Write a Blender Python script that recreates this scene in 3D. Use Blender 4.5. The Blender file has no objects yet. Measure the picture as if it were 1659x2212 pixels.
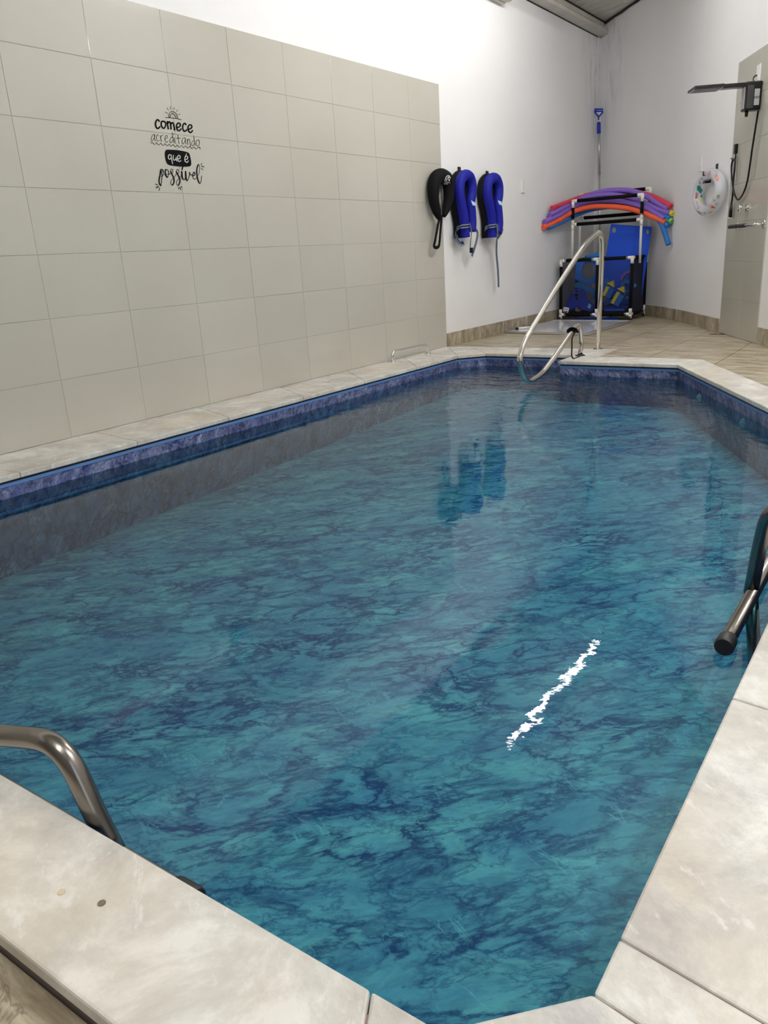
import bpy, bmesh, math, random
from mathutils import Vector, Matrix
from mathutils.bvhtree import BVHTree
random.seed(7)
sc = bpy.context.scene
col = sc.collection
PI = math.pi

# ------------------------------------------------------------ survey of the room (camera pose solved from the tile joints)
FPX = 1675.7
CAM = Vector((4.3534, 0.0, 0.95))
CR = Vector((0.82128287, 0.56756973, -0.05795733))
CU = Vector((-0.13158426, 0.28728749, 0.94876313))
CF = Vector((-0.55513965, 0.77157664, -0.31062754))
def ray(x, y): return CR*((x-829.5)/FPX) + CU*((1106.0-y)/FPX) + CF
def on(x, y, p0, n):
    d = ray(x, y); n = Vector(n); return CAM + d*((Vector(p0)-CAM).dot(n)/d.dot(n))
def atX(x, y, X=0.0): return on(x, y, (X, 0, 0), (1, 0, 0))
def atY(x, y, Y): return on(x, y, (0, Y, 0), (0, 1, 0))
def atZ(x, y, Z=0.0): return on(x, y, (0, 0, Z), (0, 0, 1))

# ------------------------------------------------------------ materials
def newmat(name):
    m = bpy.data.materials.new(name); m.use_nodes = True
    nt = m.node_tree; return m, nt, nt.nodes['Principled BSDF']
def N(nt, typ, **kw):
    n = nt.nodes.new(typ)
    for k, v in kw.items():
        if k in n.inputs.keys() if isinstance(k, str) else False: n.inputs[k].default_value = v
        else: setattr(n, k, v)
    return n
def flat(name, c, rough=0.5, metal=0.0, bump=0.0, bscale=200, spec=0.5, var=0.0):
    m, nt, b = newmat(name)
    b.inputs['Base Color'].default_value = (*c, 1); b.inputs['Roughness'].default_value = rough
    b.inputs['Metallic'].default_value = metal; b.inputs['Specular IOR Level'].default_value = spec
    tc = N(nt, 'ShaderNodeTexCoord')
    if bump:
        n = N(nt, 'ShaderNodeTexNoise'); n.inputs['Scale'].default_value = bscale; n.inputs['Detail'].default_value = 4
        bp = N(nt, 'ShaderNodeBump'); bp.inputs['Strength'].default_value = bump; bp.inputs['Distance'].default_value = 0.002
        nt.links.new(tc.outputs['Object'], n.inputs['Vector']); nt.links.new(n.outputs['Fac'], bp.inputs['Height'])
        nt.links.new(bp.outputs['Normal'], b.inputs['Normal'])
    if var:
        n = N(nt, 'ShaderNodeTexNoise'); n.inputs['Scale'].default_value = 2.5; n.inputs['Detail'].default_value = 5
        r = N(nt, 'ShaderNodeValToRGB'); e = r.color_ramp.elements
        e[0].position = .3; e[1].position = .7
        e[0].color = (*[max(0, x*(1-var)) for x in c], 1); e[1].color = (*[min(1, x*(1+var)) for x in c], 1)
        nt.links.new(tc.outputs['Object'], n.inputs['Vector']); nt.links.new(n.outputs['Fac'], r.inputs['Fac'])
        nt.links.new(r.outputs['Color'], b.inputs['Base Color'])
    return m
def ramp(nt, src, stops, interp='LINEAR'):
    r = N(nt, 'ShaderNodeValToRGB'); cr = r.color_ramp; cr.interpolation = interp
    while len(cr.elements) < len(stops): cr.elements.new(0.5)
    for e, (p, c) in zip(cr.elements, stops):
        e.position = p; e.color = (*c, 1) if len(c) == 3 else c
    nt.links.new(src, r.inputs['Fac']); return r.outputs['Color']
def noise(nt, vec, scale, detail=5, rough=.5, dist=0.0):
    n = N(nt, 'ShaderNodeTexNoise'); n.inputs['Scale'].default_value = scale; n.inputs['Detail'].default_value = detail
    n.inputs['Roughness'].default_value = rough; n.inputs['Distortion'].default_value = dist
    nt.links.new(vec, n.inputs['Vector']); return n.outputs['Fac']
def mapping(nt, rot=(0, 0, 0), scale=(1, 1, 1), loc=(0, 0, 0), coord='Object'):
    tc = N(nt, 'ShaderNodeTexCoord'); a = N(nt, 'ShaderNodeMapping'); a.inputs['Rotation'].default_value = rot
    b = N(nt, 'ShaderNodeMapping'); b.inputs['Scale'].default_value = scale; b.inputs['Location'].default_value = loc
    nt.links.new(tc.outputs[coord], a.inputs['Vector']); nt.links.new(a.outputs['Vector'], b.inputs['Vector'])
    return b.outputs['Vector']
def mix(nt, f, a, b, blend='MIX'):
    m = N(nt, 'ShaderNodeMix', data_type='RGBA', blend_type=blend)
    for s, i in ((f, 0), (a, 6), (b, 7)):
        if isinstance(s, (int, float)): m.inputs[i].default_value = s
        elif isinstance(s, tuple): m.inputs[i].default_value = (*s, 1)
        else: nt.links.new(s, m.inputs[i])
    return m.outputs[2]
def math_(nt, op, a, b=None, clamp=False):
    m = N(nt, 'ShaderNodeMath', operation=op, use_clamp=clamp)
    for i, s in enumerate((a, b)):
        if s is None: continue
        if isinstance(s, (int, float)): m.inputs[i].default_value = s
        else: nt.links.new(s, m.inputs[i])
    return m.outputs[0]
def bump(nt, b, h, strength, dist=.01):
    bp = N(nt, 'ShaderNodeBump'); bp.inputs['Strength'].default_value = strength; bp.inputs['Distance'].default_value = dist
    nt.links.new(h, bp.inputs['Height']); nt.links.new(bp.outputs['Normal'], b.inputs['Normal'])

def liner_mat(name, rot, scale, s=1.0, cols=None, D=1.0):
    """blue marble print of the pool liner"""
    m, nt, b = newmat(name)
    v = mapping(nt, rot, scale)
    lt, md, dk, wh = cols
    w = noise(nt, v, 1.3*s, 3)
    wv = N(nt, 'ShaderNodeVectorMath', operation='MULTIPLY_ADD')
    comb = N(nt, 'ShaderNodeCombineXYZ')
    for i in range(3): nt.links.new(w, comb.inputs[i])
    nt.links.new(comb.outputs[0], wv.inputs[0]); wv.inputs[1].default_value = (.45/s, .25/s, .35/s); nt.links.new(v, wv.inputs[2])
    v2 = wv.outputs[0]
    patch = noise(nt, v2, 1.6*s, 9, .70, .25*D)
    base = ramp(nt, patch, [(.36, md), (.50, tuple((x*1.0+y)/2 for x, y in zip(md, lt))), (.62, lt)])
    fine = noise(nt, v2, 9*s, 6, .7)
    base = mix(nt, math_(nt, 'MULTIPLY', ramp(nt, fine, [(.40, (1,)*3), (.56, (0,)*3)]), .40), base, tuple(x*.55 for x in md))
    vw = N(nt, 'ShaderNodeVectorMath', operation='MULTIPLY_ADD'); nn = N(nt, 'ShaderNodeTexNoise'); nn.inputs['Scale'].default_value = 5*s; nn.inputs['Detail'].default_value = 7; nn.inputs['Roughness'].default_value = .65
    nt.links.new(v2, nn.inputs['Vector']); nt.links.new(nn.outputs['Color'], vw.inputs[0]); vw.inputs[1].default_value = (.42/s,)*3; nt.links.new(v2, vw.inputs[2])
    vo = N(nt, 'ShaderNodeTexVoronoi', feature='DISTANCE_TO_EDGE'); vo.inputs['Scale'].default_value = 2.3*s; nt.links.new(vw.outputs[0], vo.inputs['Vector'])
    vc = N(nt, 'ShaderNodeTexVoronoi'); vc.inputs['Scale'].default_value = 2.3*s; nt.links.new(vw.outputs[0], vc.inputs['Vector'])
    sepc = N(nt, 'ShaderNodeSeparateColor'); nt.links.new(vc.outputs['Color'], sepc.inputs[0])
    base = mix(nt, math_(nt, 'MULTIPLY', ramp(nt, sepc.outputs[0], [(.35, (1,)*3), (.75, (0,)*3)]), .42), base, tuple(x*.8 for x in md))
    gv = ramp(nt, noise(nt, v, 2.1*s, 3), [(.42, (0,)*3), (.56, (1,)*3)])
    cv = math_(nt, 'MULTIPLY', math_(nt, 'MULTIPLY', ramp(nt, vo.outputs['Distance'], [(0, (1,)*3), (.02, (.75,)*3), (.055, (.2,)*3), (.10, (0,)*3)]), gv), .85)
    base = mix(nt, cv, base, dk)
    # dark cracks: thin ridges of a warped noise
    r1 = math_(nt, 'ABSOLUTE', math_(nt, 'SUBTRACT', noise(nt, v2, 1.7*s, 8, .62, .25*D), .5))
    gate = ramp(nt, noise(nt, v, 1.1*s, 3), [(.38, (.25,)*3), (.60, (1,)*3)])
    c1 = math_(nt, 'MULTIPLY', ramp(nt, r1, [(.0, (1,)*3), (.008, (.9,)*3), (.022, (.35,)*3), (.05, (0,)*3)]), gate)
    base = mix(nt, c1, base, dk)
    r2 = math_(nt, 'ABSOLUTE', math_(nt, 'SUBTRACT', noise(nt, v2, 4.2*s, 6, .62, .25*D), .47))
    c2 = math_(nt, 'MULTIPLY', ramp(nt, r2, [(.0, (1,)*3), (.02, (.4,)*3), (.04, (0,)*3)]), .55)
    base = mix(nt, c2, base, dk)
    v3 = mapping(nt, (0, 0, rot[2]+1.0), (scale[0]*1.2, scale[1]*1.8, scale[2]), (7, 3, 1))
    r3 = math_(nt, 'ABSOLUTE', math_(nt, 'SUBTRACT', noise(nt, v3, 1.5*s, 6, .5, .5*D), .5))
    g3 = ramp(nt, noise(nt, v, 2.3*s, 2), [(.5, (0,)*3), (.62, (1,)*3)])
    c3 = math_(nt, 'MULTIPLY', math_(nt, 'MULTIPLY', ramp(nt, r3, [(.0, (1,)*3), (.008, (0,)*3)]), g3), .4)
    base = mix(nt, c3, base, wh)
    nt.links.new(base, b.inputs['Base Color']); b.inputs['Roughness'].default_value = .35
    return m
LC = ((.46, .57, .57), (.20, .30, .44), (.014, .035, .15), (.66, .80, .76))
M_FLOORLINER = liner_mat('liner floor', (0, 0, -.70), (1.0, 2.1, 1), 1.55, LC)
M_WALLLINER = liner_mat('liner wall', (.6, .6, 0), (6, 6, 1.9), 1.3,
                        ((.33, .37, .56), (.065, .085, .26), (.003, .006, .04), (.80, .82, .90)))
M_STRIP = flat('liner strip', (.09, .20, .46), .35)
M_LIP = flat('lip gap shade black', (.01, .012, .02), .4)  # near-black colour paints the shade in the gap under the coping overhang

def coping_mat():
    m, nt, b = newmat('white marble')
    v = mapping(nt)
    a = noise(nt, v, 3.4, 10, .72, .3)
    c = ramp(nt, a, [(.38, (.45, .425, .385)), (.46, (.55, .53, .485)), (.54, (.63, .615, .57)), (.62, (.77, .76, .72))])
    g = noise(nt, mapping(nt, (0, 0, .5), (1, 1.7, 1), (4, 2, 0)), 4.5, 9, .74, .4)
    gg = ramp(nt, noise(nt, mapping(nt, loc=(9, 1, 0)), 1.7, 3), [(.50, (0,)*3), (.66, (1,)*3)])
    c = mix(nt, math_(nt, 'MULTIPLY', ramp(nt, g, [(.46, (0,)*3), (.62, (.85,)*3)]), gg), c, (.27, .27, .31))
    y = ramp(nt, noise(nt, mapping(nt, loc=(2, 8, 0)), 1.5, 4), [(.52, (0,)*3), (.68, (.55,)*3)])
    c = mix(nt, y, c, (.58, .49, .36))
    w = noise(nt, mapping(nt, (0, 0, .7), (1, 2.2, 1)), 11, 6, .68, .2)
    c = mix(nt, ramp(nt, w, [(.58, (0,)*3), (.66, (.6,)*3)]), c, (.76, .75, .72))
    nt.links.new(c, b.inputs['Base Color']); b.inputs['Roughness'].default_value = .42
    bump(nt, b, noise(nt, v, 60, 4), .15, .002)
    return m
M_COPING = coping_mat()

def floor_mat(name='stone floor tile', stretch=(1.0, 5.0, 1), rot=.16):
    m, nt, b = newmat(name)
    v = mapping(nt, (0, 0, rot), stretch)
    a = noise(nt, v, 2.6, 9, .68, .9)
    c = ramp(nt, a, [(.30, (.15, .115, .07)), (.43, (.30, .25, .17)), (.55, (.43, .38, .28)), (.68, (.62, .57, .45))])
    d = math_(nt, 'ABSOLUTE', math_(nt, 'SUBTRACT', noise(nt, v, 2.1, 6, .6, 1.5), .5))
    c = mix(nt, ramp(nt, d, [(0, (.7,)*3), (.02, (0,)*3)]), c, (.14, .11, .07))
    nt.links.new(c, b.inputs['Base Color']); b.inputs['Roughness'].default_value = .38
    bump(nt, b, a, .3, .004)
    return m
M_FLOOR = floor_mat()
M_BASE = floor_mat('stone skirting', (4.0, 4.0, 1.3), 0)
M_MORTAR = flat('mauve mortar', (.22, .165, .14), .85, var=.15)
M_GROUT = flat('grout', (.20, .16, .12), .9)

def tile_mat():
    m, nt, b = newmat('ceramic wall tile')
    v = mapping(nt)
    a = noise(nt, v, 1.2, 3)
    rnd = N(nt, 'ShaderNodeNewGeometry').outputs['Random Per Island']
    c1 = ramp(nt, a, [(.3, (.455, .435, .372)), (.7, (.50, .485, .42))])
    c = mix(nt, .22, c1, ramp(nt, rnd, [(0, (.42, .41, .36)), (1, (.56, .53, .46))]))
    wv = noise(nt, mapping(nt, scale=(1, 8, 1)), 40, 3); wh = noise(nt, mapping(nt, scale=(1, 1, 8)), 40, 3)
    f = math_(nt, 'ADD', wv, wh)
    c = mix(nt, math_(nt, 'MULTIPLY', f, .12), c, (.38, .37, .33))
    nt.links.new(c, b.inputs['Base Color']); b.inputs['Roughness'].default_value = .09
    b.inputs['Specular IOR Level'].default_value = .45
    bump(nt, b, f, .015, .001)
    return m
M_TILE = tile_mat()
M_TILEGROUT = flat('tile grout', (.40, .37, .32), .9)

def wall_mat():
    m, nt, b = newmat('white painted plaster')
    v = mapping(nt)
    c = ramp(nt, noise(nt, v, .9, 4), [(.3, (.79, .785, .79)), (.7, (.84, .84, .845))])
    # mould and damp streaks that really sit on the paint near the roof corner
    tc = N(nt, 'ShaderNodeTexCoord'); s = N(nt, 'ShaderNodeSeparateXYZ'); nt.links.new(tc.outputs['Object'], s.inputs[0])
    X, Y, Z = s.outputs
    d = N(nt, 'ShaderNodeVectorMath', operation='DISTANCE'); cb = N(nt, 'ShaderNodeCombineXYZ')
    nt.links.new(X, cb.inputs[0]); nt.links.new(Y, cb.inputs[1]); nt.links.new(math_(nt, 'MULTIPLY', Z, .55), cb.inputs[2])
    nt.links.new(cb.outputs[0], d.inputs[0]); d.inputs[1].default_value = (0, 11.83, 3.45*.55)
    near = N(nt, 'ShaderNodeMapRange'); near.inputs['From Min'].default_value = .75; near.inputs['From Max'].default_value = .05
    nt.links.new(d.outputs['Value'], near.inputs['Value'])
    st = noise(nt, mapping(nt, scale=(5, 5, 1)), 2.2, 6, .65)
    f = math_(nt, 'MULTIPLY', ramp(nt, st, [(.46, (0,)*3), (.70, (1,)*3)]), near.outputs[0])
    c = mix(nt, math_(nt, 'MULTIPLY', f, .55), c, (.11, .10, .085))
    sp = noise(nt, mapping(nt, scale=(1, 1, .6)), 9, 6, .7)
    c = mix(nt, ramp(nt, sp, [(.735, (0,)*3), (.76, (.35,)*3)]), c, (.42, .41, .39))
    nt.links.new(c, b.inputs['Base Color']); b.inputs['Roughness'].default_value = .62
    bump(nt, b, noise(nt, v, 5, 5), .18, .01)
    return m
M_WALL = wall_mat()
M_FARWALL = flat('grey painted wall', (.22, .21, .20), .8)
M_ROOF = flat('galvanised roof sheet', (.58, .56, .50), .5, .1, var=.08)
M_BEAM = flat('gutter sheet', (.56, .53, .47), .45, .1, var=.12)
M_DARKGAP = flat('dark gap', (.02, .018, .015), .9)
M_STEEL = flat('polished stainless steel', (.66, .63, .58), .13, 1.0)
M_STEEL2 = flat('stainless steel with dark reflections in colour', (.27, .25, .23), .22, 1.0)  # same steel, base colour darkened to stand for reflections of dark surroundings
M_CHROME = flat('chrome', (.75, .75, .75), .06, 1.0)
M_BLACKRUB = flat('black rubber', (.012, .012, .014), .5)
M_BLACK = flat('black plastic', (.004, .004, .005), .3, spec=.35)
M_BLACKFAB = flat('black neoprene', (.0022, .0022, .0035), .8, bump=.3, spec=.2)
M_BLUEFAB = flat('royal blue neoprene', (.003, .007, .26), .65, bump=.3, spec=.3)
M_NAVY = flat('navy webbing', (.006, .012, .07), .7)
M_WEBLIGHT = flat('pale grey webbing stripe', (.36, .47, .52), .7)
M_LABELBLUE = flat('pale blue print', (.30, .62, .85), .5)
M_WHITE = flat('white plastic', (.78, .78, .77), .3)
M_PVC = flat('white pvc fitting', (.80, .79, .74), .28)
M_CREAM = flat('cream plastic', (.60, .55, .46), .4)
M_PURPLE = flat('purple foam', (.22, .12, .52), .65, bump=.3)
M_RED = flat('red foam', (.62, .035, .08), .65, bump=.3)
M_ORANGE = flat('orange foam', (.85, .11, .035), .65, bump=.3)
M_AZURE = flat('azure foam', (.015, .16, .52), .65, bump=.3)
M_GREEN = flat('green foam', (.16, .50, .10), .65, bump=.3)
M_YELLOW = flat('yellow foam', (.75, .62, .04), .65, bump=.3)
M_BLUEFOAM = flat('bright blue foam board', (.003, .085, .72), .6, bump=.2)
M_MIDBLUE = flat('mid blue foam', (.015, .16, .66), .6, bump=.2)
M_DEEPBLUE = flat('deep blue foam', (.005, .03, .42), .6, bump=.2)
M_INK = flat('black vinyl', (.004, .004, .005), .75, spec=.1)
M_WINK = flat('cut out letters', (.60, .60, .55), .45)
M_GREYBOX = flat('silver panel', (.42, .42, .44), .3, .3)
M_DARKGREY = flat('dark grey plastic', (.03, .03, .032), .35)
M_ALU = flat('aluminium frame', (.62, .62, .62), .25, .8)
M_BOARD = flat('white glossy board', (.66, .67, .74), .07)
M_SWIMPIPE = flat('anodised pole', (.50, .48, .46), .25, .7)
def emit(name, c, s):
    m = bpy.data.materials.new(name); m.use_nodes = True; nt = m.node_tree; nt.nodes.clear()
    e = N(nt, 'ShaderNodeEmission'); e.inputs[0].default_value = (*c, 1); e.inputs[1].default_value = s
    o = N(nt, 'ShaderNodeOutputMaterial'); nt.links.new(e.outputs[0], o.inputs[0]); return m
M_TUBE = emit('lit led tube', (1.0, .985, .97), 30)
M_TUBE3 = emit('soft led tube', (1.0, .985, .97), 165)
M_TUBE2 = emit('brighter led tube', (1.0, .975, .955), 200)
def mesh_net(name='navy mesh fabric', dens=.24):
    m, nt, b = newmat(name)
    b.inputs['Base Color'].default_value = (.006, .008, .03, 1); b.inputs['Roughness'].default_value = .8
    t = N(nt, 'ShaderNodeBsdfTransparent'); x = N(nt, 'ShaderNodeMixShader'); x.inputs[0].default_value = dens
    nt.links.new(t.outputs[0], x.inputs[1]); nt.links.new(b.outputs[0], x.inputs[2])
    nt.links.new(x.outputs[0], nt.nodes['Material Output'].inputs[0]); return m
M_NET = mesh_net(); M_NET2 = mesh_net('dense navy mesh', .92)
def vinyl():
    m, nt, b = newmat('clear inflatable vinyl')
    b.inputs['Base Color'].default_value = (.80, .82, .88, 1); b.inputs['Roughness'].default_value = .08
    t = N(nt, 'ShaderNodeBsdfTransparent'); x = N(nt, 'ShaderNodeMixShader'); x.inputs[0].default_value = .55
    nt.links.new(t.outputs[0], x.inputs[1]); nt.links.new(b.outputs[0], x.inputs[2])
    nt.links.new(x.outputs[0], nt.nodes['Material Output'].inputs[0]); return m
M_VINYL = vinyl()
def water():
    m = bpy.data.materials.new('pool water'); m.use_nodes = True; nt = m.node_tree; nt.nodes.clear()
    tc = N(nt, 'ShaderNodeTexCoord'); s = N(nt, 'ShaderNodeSeparateXYZ'); nt.links.new(tc.outputs['Object'], s.inputs[0])
    far = N(nt, 'ShaderNodeMapRange'); far.inputs['From Min'].default_value = 3.6; far.inputs['From Max'].default_value = 6.6
    far.inputs['To Min'].default_value = .05; far.inputs['To Max'].default_value = 1.0; far.interpolation_type = 'SMOOTHSTEP'
    nt.links.new(s.outputs[1], far.inputs['Value'])
    v = mapping(nt, (0, 0, .15), (1, 1.5, 1))
    h = math_(nt, 'ADD', math_(nt, 'MULTIPLY', noise(nt, v, 4.6, 2, .5, .5), 1.0), math_(nt, 'MULTIPLY', noise(nt, v, 16, 3, .55, .3), .22))
    h = math_(nt, 'MULTIPLY', h, far.outputs[0])
    bp = N(nt, 'ShaderNodeBump'); bp.inputs['Strength'].default_value = 1.0; bp.inputs['Distance'].default_value = .020
    nt.links.new(h, bp.inputs['Height'])
    fr = N(nt, 'ShaderNodeFresnel'); fr.inputs['IOR'].default_value = 1.333; nt.links.new(bp.outputs[0], fr.inputs['Normal'])
    g = N(nt, 'ShaderNodeBsdfGlossy'); g.inputs['Roughness'].default_value = .0; nt.links.new(bp.outputs[0], g.inputs['Normal'])
    t = N(nt, 'ShaderNodeBsdfTransparent'); t.inputs[0].default_value = (.43, .815, .88, 1)
    x = N(nt, 'ShaderNodeMixShader'); nt.links.new(fr.outputs[0], x.inputs[0]); nt.links.new(t.outputs[0], x.inputs[1]); nt.links.new(g.outputs[0], x.inputs[2])
    o = N(nt, 'ShaderNodeOutputMaterial'); nt.links.new(x.outputs[0], o.inputs[0]); return m
M_WATER = water()

# ------------------------------------------------------------ mesh helpers
def obj(name, bm, m, parent=None, smooth=False, bev=0.0, auto=None):
    me = bpy.data.meshes.new(name)
    if bm is not None:
        bmesh.ops.recalc_face_normals(bm, faces=bm.faces) if bm.faces else None
        bm.to_mesh(me); bm.free()
    for mm in (m if isinstance(m, (list, tuple)) else [m]): me.materials.append(mm)
    o = bpy.data.objects.new(name, me); col.objects.link(o)
    if parent is not None: o.parent = parent; o.matrix_parent_inverse = Matrix.Translation(-parent.location)
    if smooth:
        for p in me.polygons: p.use_smooth = True
    if bev:
        b = o.modifiers.new('bevel', 'BEVEL'); b.width = bev; b.segments = 2; b.limit_method = 'ANGLE'
    return o
def tag(o, label=None, cat=None, group=None, kind=None):
    if label: o['label'] = label
    if cat: o['category'] = cat
    if group: o['group'] = group
    if kind: o['kind'] = kind
    return o
def thing(name, loc, label, cat, group=None):
    o = bpy.data.objects.new(name, None); o.location = loc; o.empty_display_size = .1; col.objects.link(o)
    return tag(o, label, cat, group)
def struct(name, bm, m, label=None, **k):
    o = obj(name, bm, m, **k); o['kind'] = 'structure'
    if label: o['label'] = label
    return o
def box(bm, c, s, rot=None):
    r = bmesh.ops.create_cube(bm, size=1.0)
    M = Matrix.Translation(c) @ (rot.to_4x4() if rot is not None else Matrix.Identity(4)) @ Matrix.Diagonal((*s, 1))
    bmesh.ops.transform(bm, matrix=M, verts=r['verts']); return r['verts']
def bx(c, s, rot=None):
    bm = bmesh.new(); box(bm, c, s, rot); return bm
def catmull(P, n=8, closed=False):
    P = [Vector(p) for p in P]; out = []; L = len(P)
    rng = range(L if closed else L-1)
    for i in rng:
        if closed: a, b, c, d = P[(i-1) % L], P[i], P[(i+1) % L], P[(i+2) % L]
        else: a, b, c, d = P[max(i-1, 0)], P[i], P[i+1], P[min(i+2, L-1)]
        for k in range(n):
            t = k/n
            out.append(.5*((2*b)+(c-a)*t+(2*a-5*b+4*c-d)*t*t+(3*b-a-3*c+d)*t**3))
    if not closed: out.append(P[-1])
    return out
def fillet(P, r, n=6):
    """polyline with rounded corners"""
    P = [Vector(p) for p in P]; out = [P[0]]
    for i in range(1, len(P)-1):
        a, b, c = P[i-1], P[i], P[i+1]; u = (a-b); w = (c-b)
        rr = min(r, u.length*.48, w.length*.48); u = b+u.normalized()*rr; w = b+w.normalized()*rr
        for k in range(n+1):
            t = k/n; out.append((1-t)**2*u+2*t*(1-t)*b+t*t*w)
    out.append(P[-1]); return out
def sweep(bm, pts, rad, seg=14, closed=False, cap=True, up=None, sy=1.0):
    """tube along pts; rad a number or a list; sy flattens along the frame's second axis"""
    pts = [Vector(p) for p in pts]; L = len(pts)
    rads = rad if isinstance(rad, (list, tuple)) else [rad]*L
    if len(rads) != L: rads = [rads[min(len(rads)-1, int(i*(len(rads)-1)/(L-1)))]*(1-((i*(len(rads)-1)/(L-1)) % 1)) + rads[min(len(rads)-1, int(i*(len(rads)-1)/(L-1))+1)]*((i*(len(rads)-1)/(L-1)) % 1) for i in range(L)]
    rings = []; ref = None
    for i in range(L):
        if closed: t = pts[(i+1) % L]-pts[i-1]
        else: t = pts[min(i+1, L-1)]-pts[max(i-1, 0)]
        t.normalize()
        if up is not None: ref = Vector(up)
        elif ref is None: ref = Vector((0, 0, 1)) if abs(t.z) < .9 else Vector((0, 1, 0))
        a = ref - t*ref.dot(t); a.normalize(); b = t.cross(a)
        if up is None: ref = a
        rings.append([bm.verts.new(pts[i]+(a*math.cos(2*PI*k/seg)*sy+b*math.sin(2*PI*k/seg))*rads[i]) for k in range(seg)])
    for i in range(L if closed else L-1):
        A, B = rings[i], rings[(i+1) % L]
        for k in range(seg): bm.faces.new((A[k], A[(k+1) % seg], B[(k+1) % seg], B[k]))
    if cap and not closed:
        for R, f in ((rings[0], 1), (rings[-1], -1)): bm.faces.new(R[::-f] if f == 1 else R)
    return bm
def tube(pts, rad, **k): return sweep(bmesh.new(), pts, rad, **k)
def disc(bm, c, n, r, h, seg=24, r2=None):
    """closed cylinder standing on c along n"""
    c = Vector(c); n = Vector(n).normalized()
    r_ = bmesh.ops.create_cone(bm, cap_ends=True, segments=seg, radius1=r, radius2=r if r2 is None else r2, depth=h)
    M = Matrix.Translation(c+n*h/2) @ n.to_track_quat('Z', 'Y').to_matrix().to_4x4()
    bmesh.ops.transform(bm, matrix=M, verts=r_['verts']); return bm
def prism(bm, pts, z0, z1):
    """vertical prism over a plan polygon"""
    lo = [bm.verts.new((p[0], p[1], z0)) for p in pts]; hi = [bm.verts.new((p[0], p[1], z1)) for p in pts]
    n = len(pts); bm.faces.new(hi); bm.faces.new(lo[::-1])
    for i in range(n): bm.faces.new((lo[i], lo[(i+1) % n], hi[(i+1) % n], hi[i]))
    return bm
def plate(outline, holes, thick, O, U, V, bevel=.004):
    """flat board with holes: 2D outlines in metres laid into plane O + u*U + v*V"""
    cu = bpy.data.curves.new('tmp', 'CURVE'); cu.dimensions = '2D'; cu.fill_mode = 'BOTH'; cu.extrude = thick/2-bevel; cu.bevel_depth = bevel; cu.bevel_resolution = 1; cu.offset = -bevel
    for pl in [outline]+list(holes):
        s = cu.splines.new('POLY'); s.points.add(len(pl)-1)
        for p, q in zip(s.points, pl): p.co = (q[0], q[1], 0, 1)
        s.use_cyclic_u = True
    t = bpy.data.objects.new('tmp', cu); col.objects.link(t)
    dg = bpy.context.evaluated_depsgraph_get(); me = bpy.data.meshes.new_from_object(t.evaluated_get(dg))
    bm = bmesh.new(); bm.from_mesh(me); bpy.data.objects.remove(t); bpy.data.curves.remove(cu); bpy.data.meshes.remove(me)
    U = Vector(U).normalized(); V = Vector(V); V = (V-U*V.dot(U)).normalized(); W = U.cross(V)
    M = Matrix((( U.x, V.x, W.x, O[0]), (U.y, V.y, W.y, O[1]), (U.z, V.z, W.z, O[2]), (0, 0, 0, 1)))
    bmesh.ops.remove_doubles(bm, verts=bm.verts, dist=1e-5)
    bmesh.ops.transform(bm, matrix=M, verts=bm.verts); return bm
def ell(cx, cy, a, b, n=24, p=1.0):
    o = []
    for i in range(n):
        t = 2*PI*i/n; c, s = math.cos(t), math.sin(t)
        o.append((cx+a*math.copysign(abs(c)**p, c), cy+b*math.copysign(abs(s)**p, s)))
    return o
def smooth2(pts, n=6): return [(p.x, p.y) for p in catmull([(x, y, 0) for x, y in pts], n, True)]
def ribbon(bm, path, w, n, thick=.003):
    """webbing strap along path, width vector derived from n (its face normal)"""
    path = [Vector(p) for p in path]; n = Vector(n); L = []
    for i, p in enumerate(path):
        t = (path[min(i+1, len(path)-1)]-path[max(i-1, 0)]).normalized(); s = t.cross(n).normalized()*w/2; k = n.normalized()*thick/2
        L.append([bm.verts.new(p+s+k), bm.verts.new(p-s+k), bm.verts.new(p-s-k), bm.verts.new(p+s-k)])
    for A, B in zip(L, L[1:]):
        for k in range(4): bm.faces.new((A[k], A[(k+1) % 4], B[(k+1) % 4], B[k]))
    bm.faces.new(L[0]); bm.faces.new(L[-1][::-1]); return bm

# ================================================================== THE SETTING
ZP = -.545; ZW = -.121
def zp(y): return -.575+.036*(y-.6)
ZW_ = ZW                                   # water level
POOL = [(.53, -.0), (.53, 6.78), (.60, 6.90), (1.65, 6.90), (1.65, 6.53), (2.66, 6.53), (4.10, 4.07), (4.10, .78), (3.94, .62), (1.3, .62), (.53, 1.2)]
POOL = [(.522, 1.35), (.522, 6.72), (.72, 6.93), (1.64, 6.93), (1.64, 6.53), (2.67, 6.50), (4.092, 4.06), (4.092, .775), (3.945, .622), (1.25, .622)]
def inset(poly, d):
    """move every edge of the polygon (clockwise in plan here) outward by d"""
    n = len(poly); out = []
    A = sum(poly[i][0]*poly[(i+1) % n][1]-poly[(i+1) % n][0]*poly[i][1] for i in range(n)); sg = 1 if A > 0 else -1
    dd = d if isinstance(d, (list, tuple)) else [d]*n
    for i in range(n):
        p0, p1, p2 = Vector(poly[i-1]), Vector(poly[i]), Vector(poly[(i+1) % n])
        e1 = (p1-p0).normalized(); e2 = (p2-p1).normalized()
        n1 = Vector((e1.y, -e1.x))*sg; n2 = Vector((e2.y, -e2.x))*sg
        a = p1+n1*dd[i-1]; b = p1+n2*dd[i]; k = e1.x*e2.y-e1.y*e2.x
        if abs(k) < 1e-6: out.append(tuple(a))
        else:
            t = ((b.x-a.x)*e2.y-(b.y-a.y)*e2.x)/k; out.append(tuple(a+e1*t))
    return out
WALLP = inset(POOL, .016)                    # the liner stands back under the coping lip
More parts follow.
